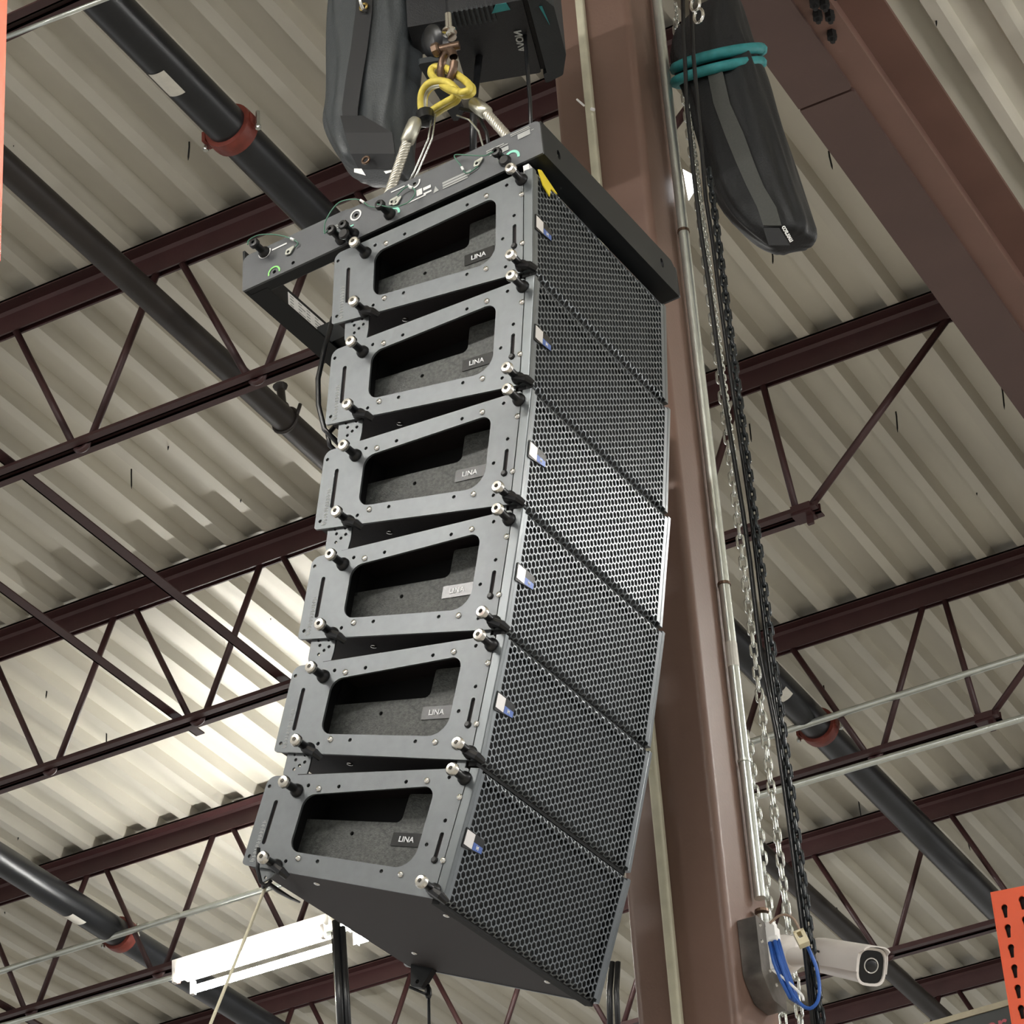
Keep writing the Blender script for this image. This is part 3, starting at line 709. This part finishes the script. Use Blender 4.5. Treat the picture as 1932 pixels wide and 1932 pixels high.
# ------------------------------------------------------------------ chain hoist
zb = 4.40; k_ = zb / 4.85
HA, HB, HC, HD = [V((p[0] * k_, p[1] * k_, zb)) for p in ((-2.3811, 4.6254), (-2.4466, 4.8849), (-2.2716, 4.908), (-2.2099, 4.6816))]
hu = (HD - HA).normalized(); hv = (HB - HA).normalized(); hv = (hv - hu * hv.dot(hu)).normalized()
hl = (HD - HA).length; hw = (HB - HA).length * .95
def hp(a, b, c): return HA + hu * a + hv * b + V((0, 0, c))
H = empty('chain_hoist', 'black electric chain hoist with teal marks at the top above the shackle', 'hoist')
MB().sheet(roundp([(0, 0), (hl, 0), (hl, hw), (0.0, hw)], [.012, .006, .006, .02], 4), [], hp, .0, .36).build('body', 'hoist_black', H, smooth='auto')
MB().sheet([(hl, .004), (hl + .012, .004), (hl + .012, hw - .004), (hl, hw - .004)], [], hp, .006, .35).build('seam', 'void_black', H)
MB().sheet(roundp([(hl + .012, -.004), (hl + .045, .0), (hl + .062, .03), (hl + .062, hw - .05), (hl + .045, hw + .012), (hl + .004, hw + .03), (hl + .004, hw), (hl + .012, hw - .004)], [.003, .008, .01, .02, .01, .004, 0, 0], 3), [], hp, -.006, .36).build('end_cover', 'hoist_grey', H, smooth='auto')
fb = MB()
for i in range(9):
    fb.sheet([(.012 + i * .0105, -.002), (.017 + i * .0105, -.002), (.017 + i * .0105, .045), (.012 + i * .0105, .045)], [], hp, -.004, .004)
fb.build('cooling_fin', 'hoist_grey', H)
q = MB().sheet([(.095, .020), (.135, .018), (.130, -.004), (.108, -.004)], [], hp, -.0045, -.0035).build('teal_mark', 'teal', H)
q = MB().sheet([(hl + .038, .02), (hl + .044, .08), (hl + .032, .02)], [], hp, -.0085, -.0065).build('teal_mark', 'teal', H)
letters('NOVA', .023, lambda x, y, z: hp(.138 - y * 1, .120 + x, -.002 - z), 'lettering', 'mark_grey', H, .0012)
MB().lathe(pw(818, 78, .30), (-.45, -.8, -.35), [(.030, -.02), (.036, -.01), (.036, .004), (.030, .010), (.012, .012)], 24).build('chain_guide', 'rubber', H, smooth='auto')
MB().box((-.085, .02, -.002), (.002, .11, .12), Matrix.Translation(HA) @ Matrix(((hu.x, hv.x, 0, 0), (hu.y, hv.y, 0, 0), (0, 0, 1, 0), (0, 0, 0, 1)))).build('bracket', 'hoist_black', H)
MB().sheet(roundp([(-.07, .03), (-.02, .03), (-.005, .20), (-.03, .235)], .006, 3), [], hp, -.10, -.085).build('chain_chute', 'hoist_grey', H)
q = MB().box((-.10, .035, .055), (-.055, .05, .075), Matrix.Translation(HA)).build('brass_plate', 'brass', H)
for (pts, r, lab) in [([(990, 60), (995, 130), (1000, 190), (1003, 300)], .0045, 'black cable dropping from the hoist behind the end of the frame'), ([(905, 100), (897, 165), (893, 215), (893, 310)], .0080, 'flat black cable hanging behind the slings left of centre')]:
    q = MB().tube([pw(x, y, .45) for x, y in pts], r, 8).build('power_cable', 'rubber', None, smooth=True); tag(q, lab, 'cable')

# ------------------------------------------------------------------ chain bags
def bag(name, prof, y, dep, label, mt, seed, wr=.006):
    # prof: list of (px_left, px_right, py) rows; gives real rows on a plane, made round with real depth
    B = empty(name, label, 'chain bag', 'chain bags of the hoists')
    rnd = random.Random(seed); n = 72; vs = []; rows = len(prof)
    pts = []
    for l, r, py, dd in prof:
        a = ay(l, py[0] if isinstance(py, tuple) else py, y); b = ay(r, py[1] if isinstance(py, tuple) else py, y); pts.append((a, b, dd))
    ph = [rnd.uniform(0, 6.28) for _ in range(6)]
    for i, (a, b, dd) in enumerate(pts):
        c = (a + b) / 2; hx = (b - a) / 2; w = hx.length
        for k in range(n):
            t = 2 * PI * k / n; ct, st = math.cos(t), math.sin(t)
            e = lambda v: math.copysign(abs(v) ** .72, v)
            f = 1 + .030 * math.sin(3 * t + ph[0] + i * .35) + .030 * math.sin(7 * t + ph[1] + i * .8) + .028 * math.sin(12 * t + ph[2] - i * .6) + .016 * math.sin(17 * t + ph[3] + i * .9)
            vs.append(c + hx * e(ct) * f + V((0, 1, 0)) * e(st) * dep * dd * f)
    mb = MB(); fs = [(i * n + k, i * n + (k + 1) % n, (i + 1) * n + (k + 1) % n, (i + 1) * n + k) for i in range(rows - 1) for k in range(n)]
    fs += [tuple(range(n)), tuple(range(rows * n - 1, (rows - 1) * n - 1, -1))]
    mb.add(vs, fs); o = mb.build('sack', mt, B, smooth=True)
    s_ = o.modifiers.new('sub', 'SUBSURF'); s_.levels = 1; s_.render_levels = 1
    return B, pts
def front_y(y, dep): return y - dep
by = 4.26
B1, bp = bag('chain_bag', [(648, 765, -75, .9), (642, 776, -30, 1), (637, 782, 10, 1.), (635, 788, 60, 1), (635, 786, 120, 1), (634, 780, 180, 1), (630, 774, 220, 1), (625, 770, 245, 1), (634, 769, 275, 1), (646, 766, 300, 1), (655, 762, 318, .95), (660, 758, 327, .85), (668, 750, 331, .5), (690, 730, 331, .1)], by, .075, 'grey-black vinyl chain bag with brass eyelet hanging left of the shackle', 'vinyl', 3)
fy1 = by - .078
def strip(name, mt, rows, y, parent, th=.003):
    mb = MB(); vs = []
    for l, r, py in rows:
        a = ay(l, py, y if not isinstance(y, list) else y[len(vs) // 4]); b = ay(r, py, y if not isinstance(y, list) else y[len(vs) // 4])
        vs += [a, b, b + V((0, th, 0)), a + V((0, th, 0))]
    k = len(rows); fs = []
    for i in range(k - 1):
        for j in range(4): fs.append((i * 4 + j, i * 4 + (j + 1) % 4, (i + 1) * 4 + (j + 1) % 4, (i + 1) * 4 + j))
    fs += [(0, 1, 2, 3), (4 * k - 4, 4 * k - 3, 4 * k - 2, 4 * k - 1)]
    mb.add(vs, fs); return mb.build(name, mt, parent)
strip('webbing_strap', 'strap_black', [(672, 703, -40), (671, 702, 20), (662, 693, 90), (652, 683, 150), (645, 675, 205), (648, 674, 235)], fy1 - .006, B1)
strip('webbing_strap', 'strap_black', [(642, 685, 218), (650, 740, 250), (662, 745, 290), (676, 740, 318)], [fy1 - .007, fy1 - .012, fy1 - .010, fy1 + .006], B1)
g0 = ay(686, 13, fy1 - .012)
MB().ring(g0, (0, 1, 0), .0080, .0032, 20, 8).build('eyelet', 'brass', B1, smooth=True)
g1 = ay(690, 302, fy1 - .014)
MB().ring(g1, (0, 1, 0), .0080, .0028, 20, 8).build('eyelet', 'bronze', B1, smooth=True)
q = MB().ring(ay(686, 2, fy1 - .016), (1, 0, 0), .016, .004, 16, 8, sx=1.6).build('snap_hook', 'chrome', None, smooth=True); tag(q, 'steel snap link through the brass eyelet of the left chain bag', 'link')
MB().add([ay(668, 325, fy1), ay(690, 331, fy1), ay(682, 318, fy1), ay(668, 318, fy1)], [(0, 1, 2, 3)]).add([ay(724, 323, fy1), ay(754, 318, fy1), ay(745, 322, fy1), ay(728, 328, fy1)], [(0, 1, 2, 3)]).build('bottom_piping', 'paper_white', B1)

y2 = 4.90
B2, _ = bag('chain_bag', [(1322, 1392, (30, -20), .6), (1312, 1398, (48, 8), .8), (1280, 1408, (82, 40), 1), (1271, 1418, (120, 76), 1), (1280, 1436, (150, 112), 1), (1298, 1450, (185, 150), 1), (1316, 1464, (245, 205), 1), (1330, 1484, (305, 266), 1), (1350, 1504, (368, 336), 1), (1372, 1522, (408, 392), 1), (1396, 1534, (436, 424), .95), (1424, 1532, (457, 444), .85), (1440, 1522, (466, 450), .7), (1452, 1505, (472, 455), .45), (1465, 1490, (470, 460), .2)], y2, .064, 'large black fabric chain bag with grey band hanging right of the column', 'canvas', 11)
fy2 = y2 - .070
strip('webbing_strap', 'strap_grey', [(1334, 1363, 135), (1346, 1377, 195), (1366, 1402, 250), (1386, 1420, 300), (1408, 1440, 350), (1428, 1464, 390), (1440, 1474, 425)], fy2 - .004, B2)
strip('webbing_strap', 'strap_black', [(1440, 1470, 430), (1450, 1490, 462)], fy2 - .0, B2)
tb = fy2 - .014
tdir = (ay(1500, 455, tb) - ay(1478, 425, tb))
c0 = ay(1474, 423, tb); c1 = ay(1496, 462, tb); tv = (c1 - c0).normalized(); tn = V((0, 1, 0)).cross(tv).normalized()
letters('meraco', .0165, lambda x, y, z: (c0 + c1) / 2 - tv * x + tn * y - V((0, 1, 0)) * (z + .001), 'lettering', 'mark_white', B2, .0006)
# teal round sling tied around the bag
q = MB()
for o1, rr_ in ((-6, .0135), (19, .0125)):
    pr = []
    for k in range(29):
        t = 2 * PI * k / 28
        cx = 1356 + 78 * math.cos(t) ; cyp = 118 + o1 - 20 * math.cos(t) * 1.05
        pr.append(ay(cx, cyp, y2) + V((0, -.082 * math.sin(t), -.056 * math.sin(t))))
    q.tube(pr, rr_, 8)
tag(q.build('round_sling', 'teal', None, smooth=True), 'teal sling wrapped around the top of the black chain bag', 'sling')

# ------------------------------------------------------------------ hanging chains and cables
def chain(name, pa, pb, pitch, wr, wd, mt, label, group=None, twist=0., z0=None, z1=None):
    a, b = V(pa), V(pb); L = (b - a).length; n = int(L / pitch); t = (b - a).normalized()
    e1 = V((1, 0, 0)); e1 = (e1 - t * e1.dot(t)).normalized(); e2 = t.cross(e1); mb = MB()
    for i in range(n):
        c = a.lerp(b, (i + .5) / n); an = twist + (PI / 2 if i % 2 else 0) + i * .01
        s = e1 * math.cos(an) + e2 * math.sin(an)
        hl_ = pitch / 2 + wr * 1.0; hw_ = wd / 2 - wr; st = hl_ - hw_
        pts = []
        for k in range(7): a_ = PI * k / 6; pts.append(c + t * (st + hw_ * math.sin(a_)) + s * hw_ * math.cos(a_))
        for k in range(7): a_ = PI + PI * k / 6; pts.append(c + t * (-st + hw_ * math.sin(a_)) + s * hw_ * math.cos(a_))
        nrm = t.cross(s); m = 6; o = len(mb.v); k_n = len(pts)
        for q_ in range(k_n):
            tt = (pts[(q_ + 1) % k_n] - pts[q_ - 1]).normalized(); sd = nrm.cross(tt)
            for j in range(m): b_ = 2 * PI * j / m; mb.v.append(pts[q_] + (nrm * math.cos(b_) + sd * math.sin(b_)) * wr)
        for q_ in range(k_n):
            for j in range(m): mb.f.append((o + q_ * m + j, o + q_ * m + (j + 1) % m, o + ((q_ + 1) % k_n) * m + (j + 1) % m, o + ((q_ + 1) % k_n) * m + j))
    return tag(mb.build(name, mt, None, smooth=True, recalc=False), label, 'chain', group)
def line2(p, q, Y, ext0=0, ext1=0):
    a, b = ay(*p, Y), ay(*q, Y); d_ = (b - a).normalized(); return a - d_ * ext0, b + d_ * ext1
a, b = line2((1342, 584), (1509, 1917), 5.20, .9, .5)
chain('hoist_chain', a, b, .0275, .0031, .0200, 'zinc', 'bright silver link chain hanging right of the column down to the security camera', 'hanging chains', .75)
a, b = line2((1315, 320), (1363, 688), 4.86, .5, .4)
chain('hoist_chain', a, b, .0128, .0019, .0104, 'zinc', 'fine silver chain between the black cables near the top of the column', 'hanging chains', .4)
a, b = line2((1343, 360), (1551, 1932), 4.74, .06, .4)
chain('hoist_chain', a, b, .0225, .0036, .0170, 'chain_black', 'black link chain hanging below the large chain bag, rightmost of the chains', 'hanging chains', .7)
a, b = line2((1420, 1457), (1457, 1760), 5.50, .1, 1.0)
chain('hoist_chain', a, b, .027, .0030, .020, 'zinc', 'silver chain half hidden behind the right edge of the column', 'hanging chains', 1.2)
q = MB(); a = ay(1290, -40, 6.05); pts = [(1287, -40), (1290, 60), (1296, 200), (1308.5, 326), (1321, 429), (1335.6, 525), (1347, 610), (1370.5, 778), (1402, 968), (1415, 1058.6), (1435.7, 1239.6), (1466, 1387.8), (1487.8, 1543.6), (1513, 1739), (1537, 1960)]
q.tube([ay(x, y, 4.74) for x, y in pts], .0050, 8)
tag(q.build('hoist_cable', 'rubber', None, smooth=True), 'black cable hanging beside the silver chain, left of the two', 'cable', 'black hoist cables')
pts = [(1302, -40), (1308, 100), (1322, 260), (1332, 377), (1344.6, 455), (1357.6, 558), (1388.6, 778), (1399.5, 851), (1415, 955), (1428, 1058.6), (1453, 1265), (1480.6, 1449), (1496.9, 1594), (1520, 1775), (1548, 1960)]
q = MB().tube([ay(x, y, 4.75) for x, y in pts], .0050, 8)
tag(q.build('hoist_cable', 'rubber', None, smooth=True), 'black cable hanging beside the black link chain, right of the two', 'cable', 'black hoist cables')
q = MB()
for k, (x, y) in enumerate([(1312, 8), (1306, -12), (1318, 30)]):
    q.ring(ay(x, y, 4.70), (.3 + .5 * (k % 2), 1, 0), .013, .0038, 14, 8, sx=1.5)
tag(q.build('chain_shackle', 'chrome', None, smooth=True), 'cluster of bright steel links at the top of the right chain bag', 'link')

# ------------------------------------------------------------------ camera, junction box and cables on the column
JB = empty('junction_box', 'grey metal junction box with blue cables at the bottom of the column', 'junction box')
bx0 = -1.983
c_ = ax_(1432, 1830, -1.968)
yb0, yb1 = c_.y - .044, c_.y + .060
zt = ax_(1440, 1762, -1.968).z; zl = ax_(1460, 1890, -1.968).z
MB().sheet(roundp([(yb0, zl + .016), (yb0 + .04, zl - .024), (yb1, zl - .024), (yb1, zt), (yb0, zt)], [.028, .016, .005, .005, .006], 5), [], lambda a, b_, t: V((bx0 + t, a, b_)), 0, .038).build('box', 'galv_box', JB, smooth='auto')
for (dy, dz) in [(.016, -.016), (.015, -.05), (.040, -.10), (.064, -.12)]:
    MB().lathe((bx0 + .038, yb0 + dy, zt + dz), (1, 0, 0), [(.004, 0), (.003, .003)], 8).build('screw', 'chrome', JB)
MB().box((bx0 + .032, yb0 + .044, zt - .096), (bx0 + .053, yb0 + .064, zt)).box((bx0 + .034, yb0 + .042, zt - .044), (bx0 + .056, yb0 + .067, zt - .010)).build('mounting_bracket', 'paper_white', JB)
CX = 4.70
def cc(pts, r, nm, mt, lab, cat='cable', grp=None):
    P = [ay(x, y, CX) for x, y in pts]; out = []
    for i in range(len(P) - 1):
        a, b, c, d_ = P[max(i - 1, 0)], P[i], P[i + 1], P[min(i + 2, len(P) - 1)]
        for k in range(6):
            t = k / 6; out.append(.5 * ((2 * b) + (c - a) * t + (2 * a - 5 * b + 4 * c - d_) * t * t + (3 * b - a - 3 * c + d_) * t ** 3))
    out.append(P[-1])
    q = MB().tube(out, r, 8).build(nm, mt, None, smooth=True); return tag(q, lab, cat, grp)
cc([(1522, 1782), (1530, 1800), (1540, 1825), (1546, 1860), (1543, 1888), (1530, 1902), (1515, 1898), (1500, 1882), (1488, 1862)], .0034, 'data_cable', 'blue_cable', 'blue cable looping down under the security camera mount')
qb = MB()
for k in range(6):
    P = [(1452 + k * 3.2, 1778 - k * 1), (1460 + k * 4, 1815), (1474 + k * 4, 1850 + k), (1492 + k * 3, 1884 + k * 2)]
    qb.tube([ay(x, y, CX + .010 * (k % 3)) for x, y in P], .0037, 8)
tag(qb.build('cable_bundle', 'blue_cable', None, smooth=True), 'bundle of blue data cables spilling out of the junction box', 'cables')
cc([(1458, 1830), (1475, 1843), (1497, 1862), (1513, 1878), (1516, 1888)], .0026, 'patch_cable', 'paper_white', 'thin white cable crossing the blue cable bundle')
cc([(1452, 1742), (1460, 1735), (1470, 1728), (1482, 1726), (1495, 1732), (1504, 1745), (1510, 1758)], [.0024] * 37, 'patch_cable', 'tan_cable', 'short tan cable arching from the conduit end to the cream connector')
pc = ay(1512, 1770, CX - .02)
MC = Matrix.Translation(pc) @ Matrix.Rotation(D2(-18), 4, 'Y') @ Matrix.Rotation(D2(20), 4, 'Z')
q = MB().box((-.010, -.008, -.016), (.010, .008, -.003), MC).box((-.010, -.008, -.003), (-.005, .008, .014), MC).box((.003, -.008, -.003), (.010, .008, .014), MC).box((-.010, -.008, .010), (.010, .008, .014), MC).build('cable_connector', 'cream_plastic'); tag(q, 'cream plastic cable connector in front of the camera mount', 'connector')
q = MB().tube([ay(1452, 1772, CX), ay(1466, 1769, CX)], .0052, 10).build('cable_grommet', 'paper_white', None, smooth='auto'); tag(q, 'small white cable grommet on top of the junction box', 'grommet')
SC = empty('security_camera', 'white bullet security camera with dark lens on the right side of the column', 'security camera')
cdir = (ay(1645, 1822, 4.79) - ay(1552, 1806, 4.92)); L_ = cdir.length; cdir.normalize()
cu_ = (V((0, 0, 1)) - cdir * cdir.z).normalized(); cs = cdir.cross(cu_)
c0 = ay(1552, 1806, 4.92)
def oval(t, w, h, off=0): return [c0 + cdir * t + cs * w * math.copysign(abs(math.cos(a)) ** .6, math.cos(a)) + cu_ * (off + h * math.copysign(abs(math.sin(a)) ** .6, math.sin(a))) for a in [2 * PI * k / 24 for k in range(24)]]
def loft(rings, nm, mt, par, caps=True):
    mb = MB(); n = 24; vs = [p for r_ in rings for p in r_]
    fs = [(i * n + k, i * n + (k + 1) % n, (i + 1) * n + (k + 1) % n, (i + 1) * n + k) for i in range(len(rings) - 1) for k in range(n)]
    if caps: fs += [tuple(range(n)), tuple(range(len(vs) - 1, len(vs) - n - 1, -1))]
    mb.add(vs, fs); return mb.build(nm, mt, par, smooth='auto')
loft([oval(-.005, .014, .013), oval(0, .024, .024), oval(.016, .027, .029), oval(L_ - .016, .028, .032, -.0016), oval(L_ - .003, .029, .0345, -.0024), oval(L_, .029, .0345, -.0024), oval(L_, .025, .030, -.0024), oval(L_ - .005, .024, .0295, -.0024)], 'housing', 'cctv_white', SC)
q = loft([oval(L_ - .0045, .0242, .0298, -.0024), oval(L_ - .0036, .024, .0296, -.0024)], 'faceplate', 'lens_black', SC)
MB().ring(c0 + cdir * (L_ - .003), cdir, .0132, .0016, 24, 8).build('lens_ring', 'chrome', q, smooth=True)
MB().lathe(c0 + cdir * (L_ - .005), cdir, [(.0125, 0), (.0115, .003), (.008, .005), (.003, .006)], 20).build('lens', 'rubber', q, smooth=True)
# sun hood
hv_ = []
for t in (.003, L_ + .017):
    for k in range(13):
        a = PI * (-.06 + 1.12 * k / 12); e = lambda v: math.copysign(abs(v) ** .6, v)
        for rr_ in (1.0, .93): hv_.append(c0 + cdir * (t - (.016 if (t > .08 and not 2 < k < 10) else 0)) + cs * .0308 * rr_ * e(math.cos(a)) + cu_ * (.0365 * rr_ * e(math.sin(a))))
hf_ = []
for k in range(12):
    for r_ in (0, 1): hf_.append((k * 2 + r_, k * 2 + 2 + r_, 26 + k * 2 + 2 + r_, 26 + k * 2 + r_))
for b_ in (0, 26):
    for k in range(12): hf_.append((b_ + k * 2, b_ + k * 2 + 1, b_ + k * 2 + 3, b_ + k * 2 + 2))
for k in (0, 12): hf_.append((k * 2, k * 2 + 1, 26 + k * 2 + 1, 26 + k * 2))
hd = MB().add(hv_, hf_).build('sun_hood', 'cctv_white', SC, smooth='auto')
ls = 1 if (cs.y > 0) else -1
MB().add([c0 + cdir * .036 - cs * ls * .0315 + cu_ * .010, c0 + cdir * .054 - cs * ls * .0315 + cu_ * .009, c0 + cdir * .054 - cs * ls * .0315 + cu_ * .013, c0 + cdir * .036 - cs * ls * .0315 + cu_ * .014], [(0, 1, 2, 3)]).build('maker_mark', 'lens_black', hd)
arm = MB().tube([ay(1482, 1800, 4.936), ay(1505, 1805, 4.93), ay(1530, 1806, 4.92)], [.024, .019, .0175], 16).build('mount_arm', 'cctv_white', SC, smooth='auto')
MB().lathe(ay(1535, 1802, 4.92), cdir, [(.010, -.016), (.016, -.010), (.0175, .0), (.0145, .013), (.010, .018)], 16).build('swivel', 'cctv_white', SC, smooth='auto')
bsc = ay(1478, 1802, 4.944)
MB().lathe((bx0 + .0, bsc.y, bsc.z), (1, 0, 0), [(.040, 0), (.041, .024), (.037, .044), (.027, .068), (.021, .072)], 24).build('mount_base', 'cctv_white', SC, smooth='auto')

# ------------------------------------------------------------------ storage rack uprights
def tear(x, z, s=1.): return [(x + .0085 * s * math.cos(a), z + .0085 * s * math.sin(a)) for a in [D2(-35 + 250 * k / 10) for k in range(11)]] + [(x - .0042 * s, z - .026 * s), (x + .0042 * s, z - .026 * s)]
def upright(org, ax1, width, ht, label):
    U = empty('rack_upright', label, 'rack upright', 'orange pallet rack uprights')
    e = V(ax1).normalized(); n = e.cross(V((0, 0, 1))).normalized()
    if n.dot(-cf) < 0: n = -n
    holes = []
    k = 0
    while .045 + k * .0508 < 1.2:
        for c_ in (.26, .74):
            holes.append(tear(width * c_, -.045 - k * .0508 + (.012 if c_ > .5 else 0)))
        k += 1
    f = lambda a, b_, t: V(org) + e * a + V((0, 0, 1)) * b_ - n * t
    MB().sheet([(0, -ht), (width, -ht), (width, 0), (0, 0)], holes, f, 0, .003).build('face', 'rack_orange', U)
    MB().sheet([(-.0035, -ht), (0, -ht), (0, 0), (-.0035, 0)], [], f, -.0005, .07).sheet([(width, -ht), (width + .0035, -ht), (width + .0035, 0), (width, 0)], [], f, -.0005, .07).build('flange', 'rack_orange', U)
    MB().sheet([(.012, -ht), (width - .012, -ht), (width - .012, -.02), (.012, -.02)], [], f, .010, .012).build('hole_shade', 'void_black', U)  # black sheet close behind the face, makes the holes look shaded
    return U
o1 = ay(1871, 1683, 6.25); o2 = ay(1942, 1669, 6.235)
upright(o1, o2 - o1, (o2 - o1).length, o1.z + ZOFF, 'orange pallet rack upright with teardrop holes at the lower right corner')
q0 = ay(13, 120, 3.0)
Lx = q0.x; Uq = empty('rack_upright', 'bright orange strip of a nearby rack upright along the upper left edge', 'rack upright', 'orange pallet rack uprights')
zz = ay(1, 492, 3.0).z
zz2 = ay(10, -60, 3.0).z
MB().add([ay(-60, 470, 3.0), ay(1, 492, 3.0), ay(14, -10, 3.0), ay(14, -80, 3.0), ay(-40, -80, 3.0)] + [p + V((-.04, .03, 0)) for p in (ay(-60, 470, 3.0), ay(1, 492, 3.0), ay(14, -10, 3.0), ay(14, -80, 3.0), ay(-40, -80, 3.0))],
         [(0, 1, 2, 3, 4), (9, 8, 7, 6, 5), (0, 5, 6, 1), (1, 6, 7, 2), (2, 7, 8, 3), (3, 8, 9, 4), (4, 9, 5, 0)]).build('face', 'rack_orange', Uq)

# banner board behind the right upright
bn = empty('banner_board', 'black board with red lettering and beige top edge beside the orange upright', 'banner')
ba, bb = ay(1742, 1934, 6.5), ay(1906, 1887, 6.5); be = (bb - ba).normalized(); bl = (bb - ba).length
fbn = lambda a, b_, t: ba + be * a + V((0, 0, 1)) * b_ + V((0, 1, 0)) * t
MB().sheet([(0, -.5), (bl, -.5), (bl, -.012), (0, -.012)], [], fbn, 0, .02).build('board', 'banner_black', bn)
MB().sheet([(-.01, -.013), (bl + .004, -.013), (bl + .004, .002), (-.01, .002)], [], fbn, -.004, .03).build('top_edge', 'banner_trim', bn)
letters('eager', .062, lambda x, y, z: fbn(bl * .62 + x, -.053 + y, -.001 - z), 'lettering', 'banner_red', bn, .0004)

# ------------------------------------------------------------------ pole, ropes, cords at the bottom
q = MB()
pA, pB = ay(634, 1738, 6.2), ay(648, 1990, 6.2)
q.tube([pA, pB], .0110, 14)
PL = empty('cable_drop', 'glossy black pole with bright edge rising to the end of the tube fixture', 'pole')
q.build('pole', 'rubber', PL, smooth=True)
MB().tube([pA + V((.0165, .004, -.02)), pB + V((.0165, .004, 0))], .0085, 12).build('cable', 'rubber', PL, smooth=True)
MB().tube([pA + V((-.012, -.004, -.03)), pB + V((-.010, -.004, 0))], .0022, 6).build('bright_strip', 'chrome', PL, smooth=True)
q = MB().tube([ay(1155, 1815, 6.9), ay(1150, 1870, 6.9), ay(1152, 1980, 6.9)], .0085, 10).tube([ay(1166, 1815, 6.9), ay(1163, 1870, 6.9), ay(1168, 1980, 6.9)], .0075, 10)
tag(q.build('cable_pair', 'rubber', None, smooth=True), 'pair of black cables hanging behind the bottom right corner of the stack', 'cables')
r0 = aw(*(lambda P: (P.x, P.y, P.z))(V((0, 0, 0)))) if False else None
ra = pw(500, 1676, .01); rb = pw(392, 1945, -.25)
q = rope_mesh(MB(), ra, rb, .0026, 26)
tag(q.build('guide_rope', 'rope', None, smooth=True), 'thin pale rope slanting down from the rear corner of the lowest loudspeaker', 'rope')
q = MB().tube([pw(488, 1600, -.02), pw(486, 1640, -.015), pw(492, 1665, -.01), pw(503, 1672, 0), pw(512, 1660, 0)], .0035, 8).tube([pw(495, 1673, 0), pw(508, 1668, .01), pw(524, 1680, .05), pw(548, 1694, .1), pw(565, 1702, .15)], [.004, .004, .0045, .003, .002], 8)
tag(q.build('tie_cord', 'rubber', None, smooth=True), 'black cord tied around the rear corner of the lowest loudspeaker', 'cord')
q = MB().tube([pw(808, 1858, .49), pw(809, 1885, .49), pw(810, 1960, .49)], .0030, 8).tube([pw(809, 1878, .49), pw(795, 1872, .47), pw(772, 1862, .45)], .0026, 8).lathe(pw(808, 1872, .49), (0, 0, 1), [(.004, -.012), (.0065, -.006), (.0065, .006), (.004, .012)], 8)
tag(q.build('pull_cord', 'rubber', None, smooth=True), 'black cord hanging straight down from the bracket under the lowest loudspeaker', 'cord')
# signal cable along the rear of the stack
q = MB().tube([pw(628, 600, .1), pw(612, 660, .06), pw(600, 715, .05), pw(601, 765, .05), pw(612, 810, .05), pw(640, 838, .06), pw(655, 850, .1)], .0050, 10)
tag(q.build('signal_cable', 'rubber', None, smooth=True), 'black signal cable bowing out behind the second loudspeaker', 'cable')
q = MB().tube([pw(640, 795, .1), pw(618, 820, .08), pw(622, 840, .08), pw(645, 862, .1)], .0045, 10)
tag(q.build('signal_cable', 'rubber', None, smooth=True), 'short black cable loop between the second and third loudspeakers', 'cable')
q = MB().tube([ay(12, 70, 4.39), ay(225, -12, 4.39)], .006, 8)  # bright tube imitating the blue-white reflection on the chord's lower edge
tag(q.build('chord_reflection', 'emt', None, smooth=True), 'thin bluish conduit along the joist chord at the top left corner', 'conduit')

# ------------------------------------------------------------------ lift everything to the floor and give each thing an origin at its base
bpy.context.view_layer.update()
def meshes_of(o):
    out = [o] if o.type == 'MESH' else []
    for c in o.children: out += meshes_of(c)
    return out
for o in [o for o in S.objects if o.parent is None and o.type in ('MESH', 'EMPTY')]:
    if o.location.length < 1e-9:
        ms = meshes_of(o); lo = V((1e9,) * 3); hi = V((-1e9,) * 3)
        for m_ in ms:
            for v in m_.data.vertices:
                for i in range(3): lo[i] = min(lo[i], v.co[i]); hi[i] = max(hi[i], v.co[i])
        base = V(((lo.x + hi.x) / 2, (lo.y + hi.y) / 2, lo.z))
        for m_ in ms:
            for v in m_.data.vertices: v.co -= base
        o.location = base
    o.location.z += ZOFF
camo.location.z += ZOFF
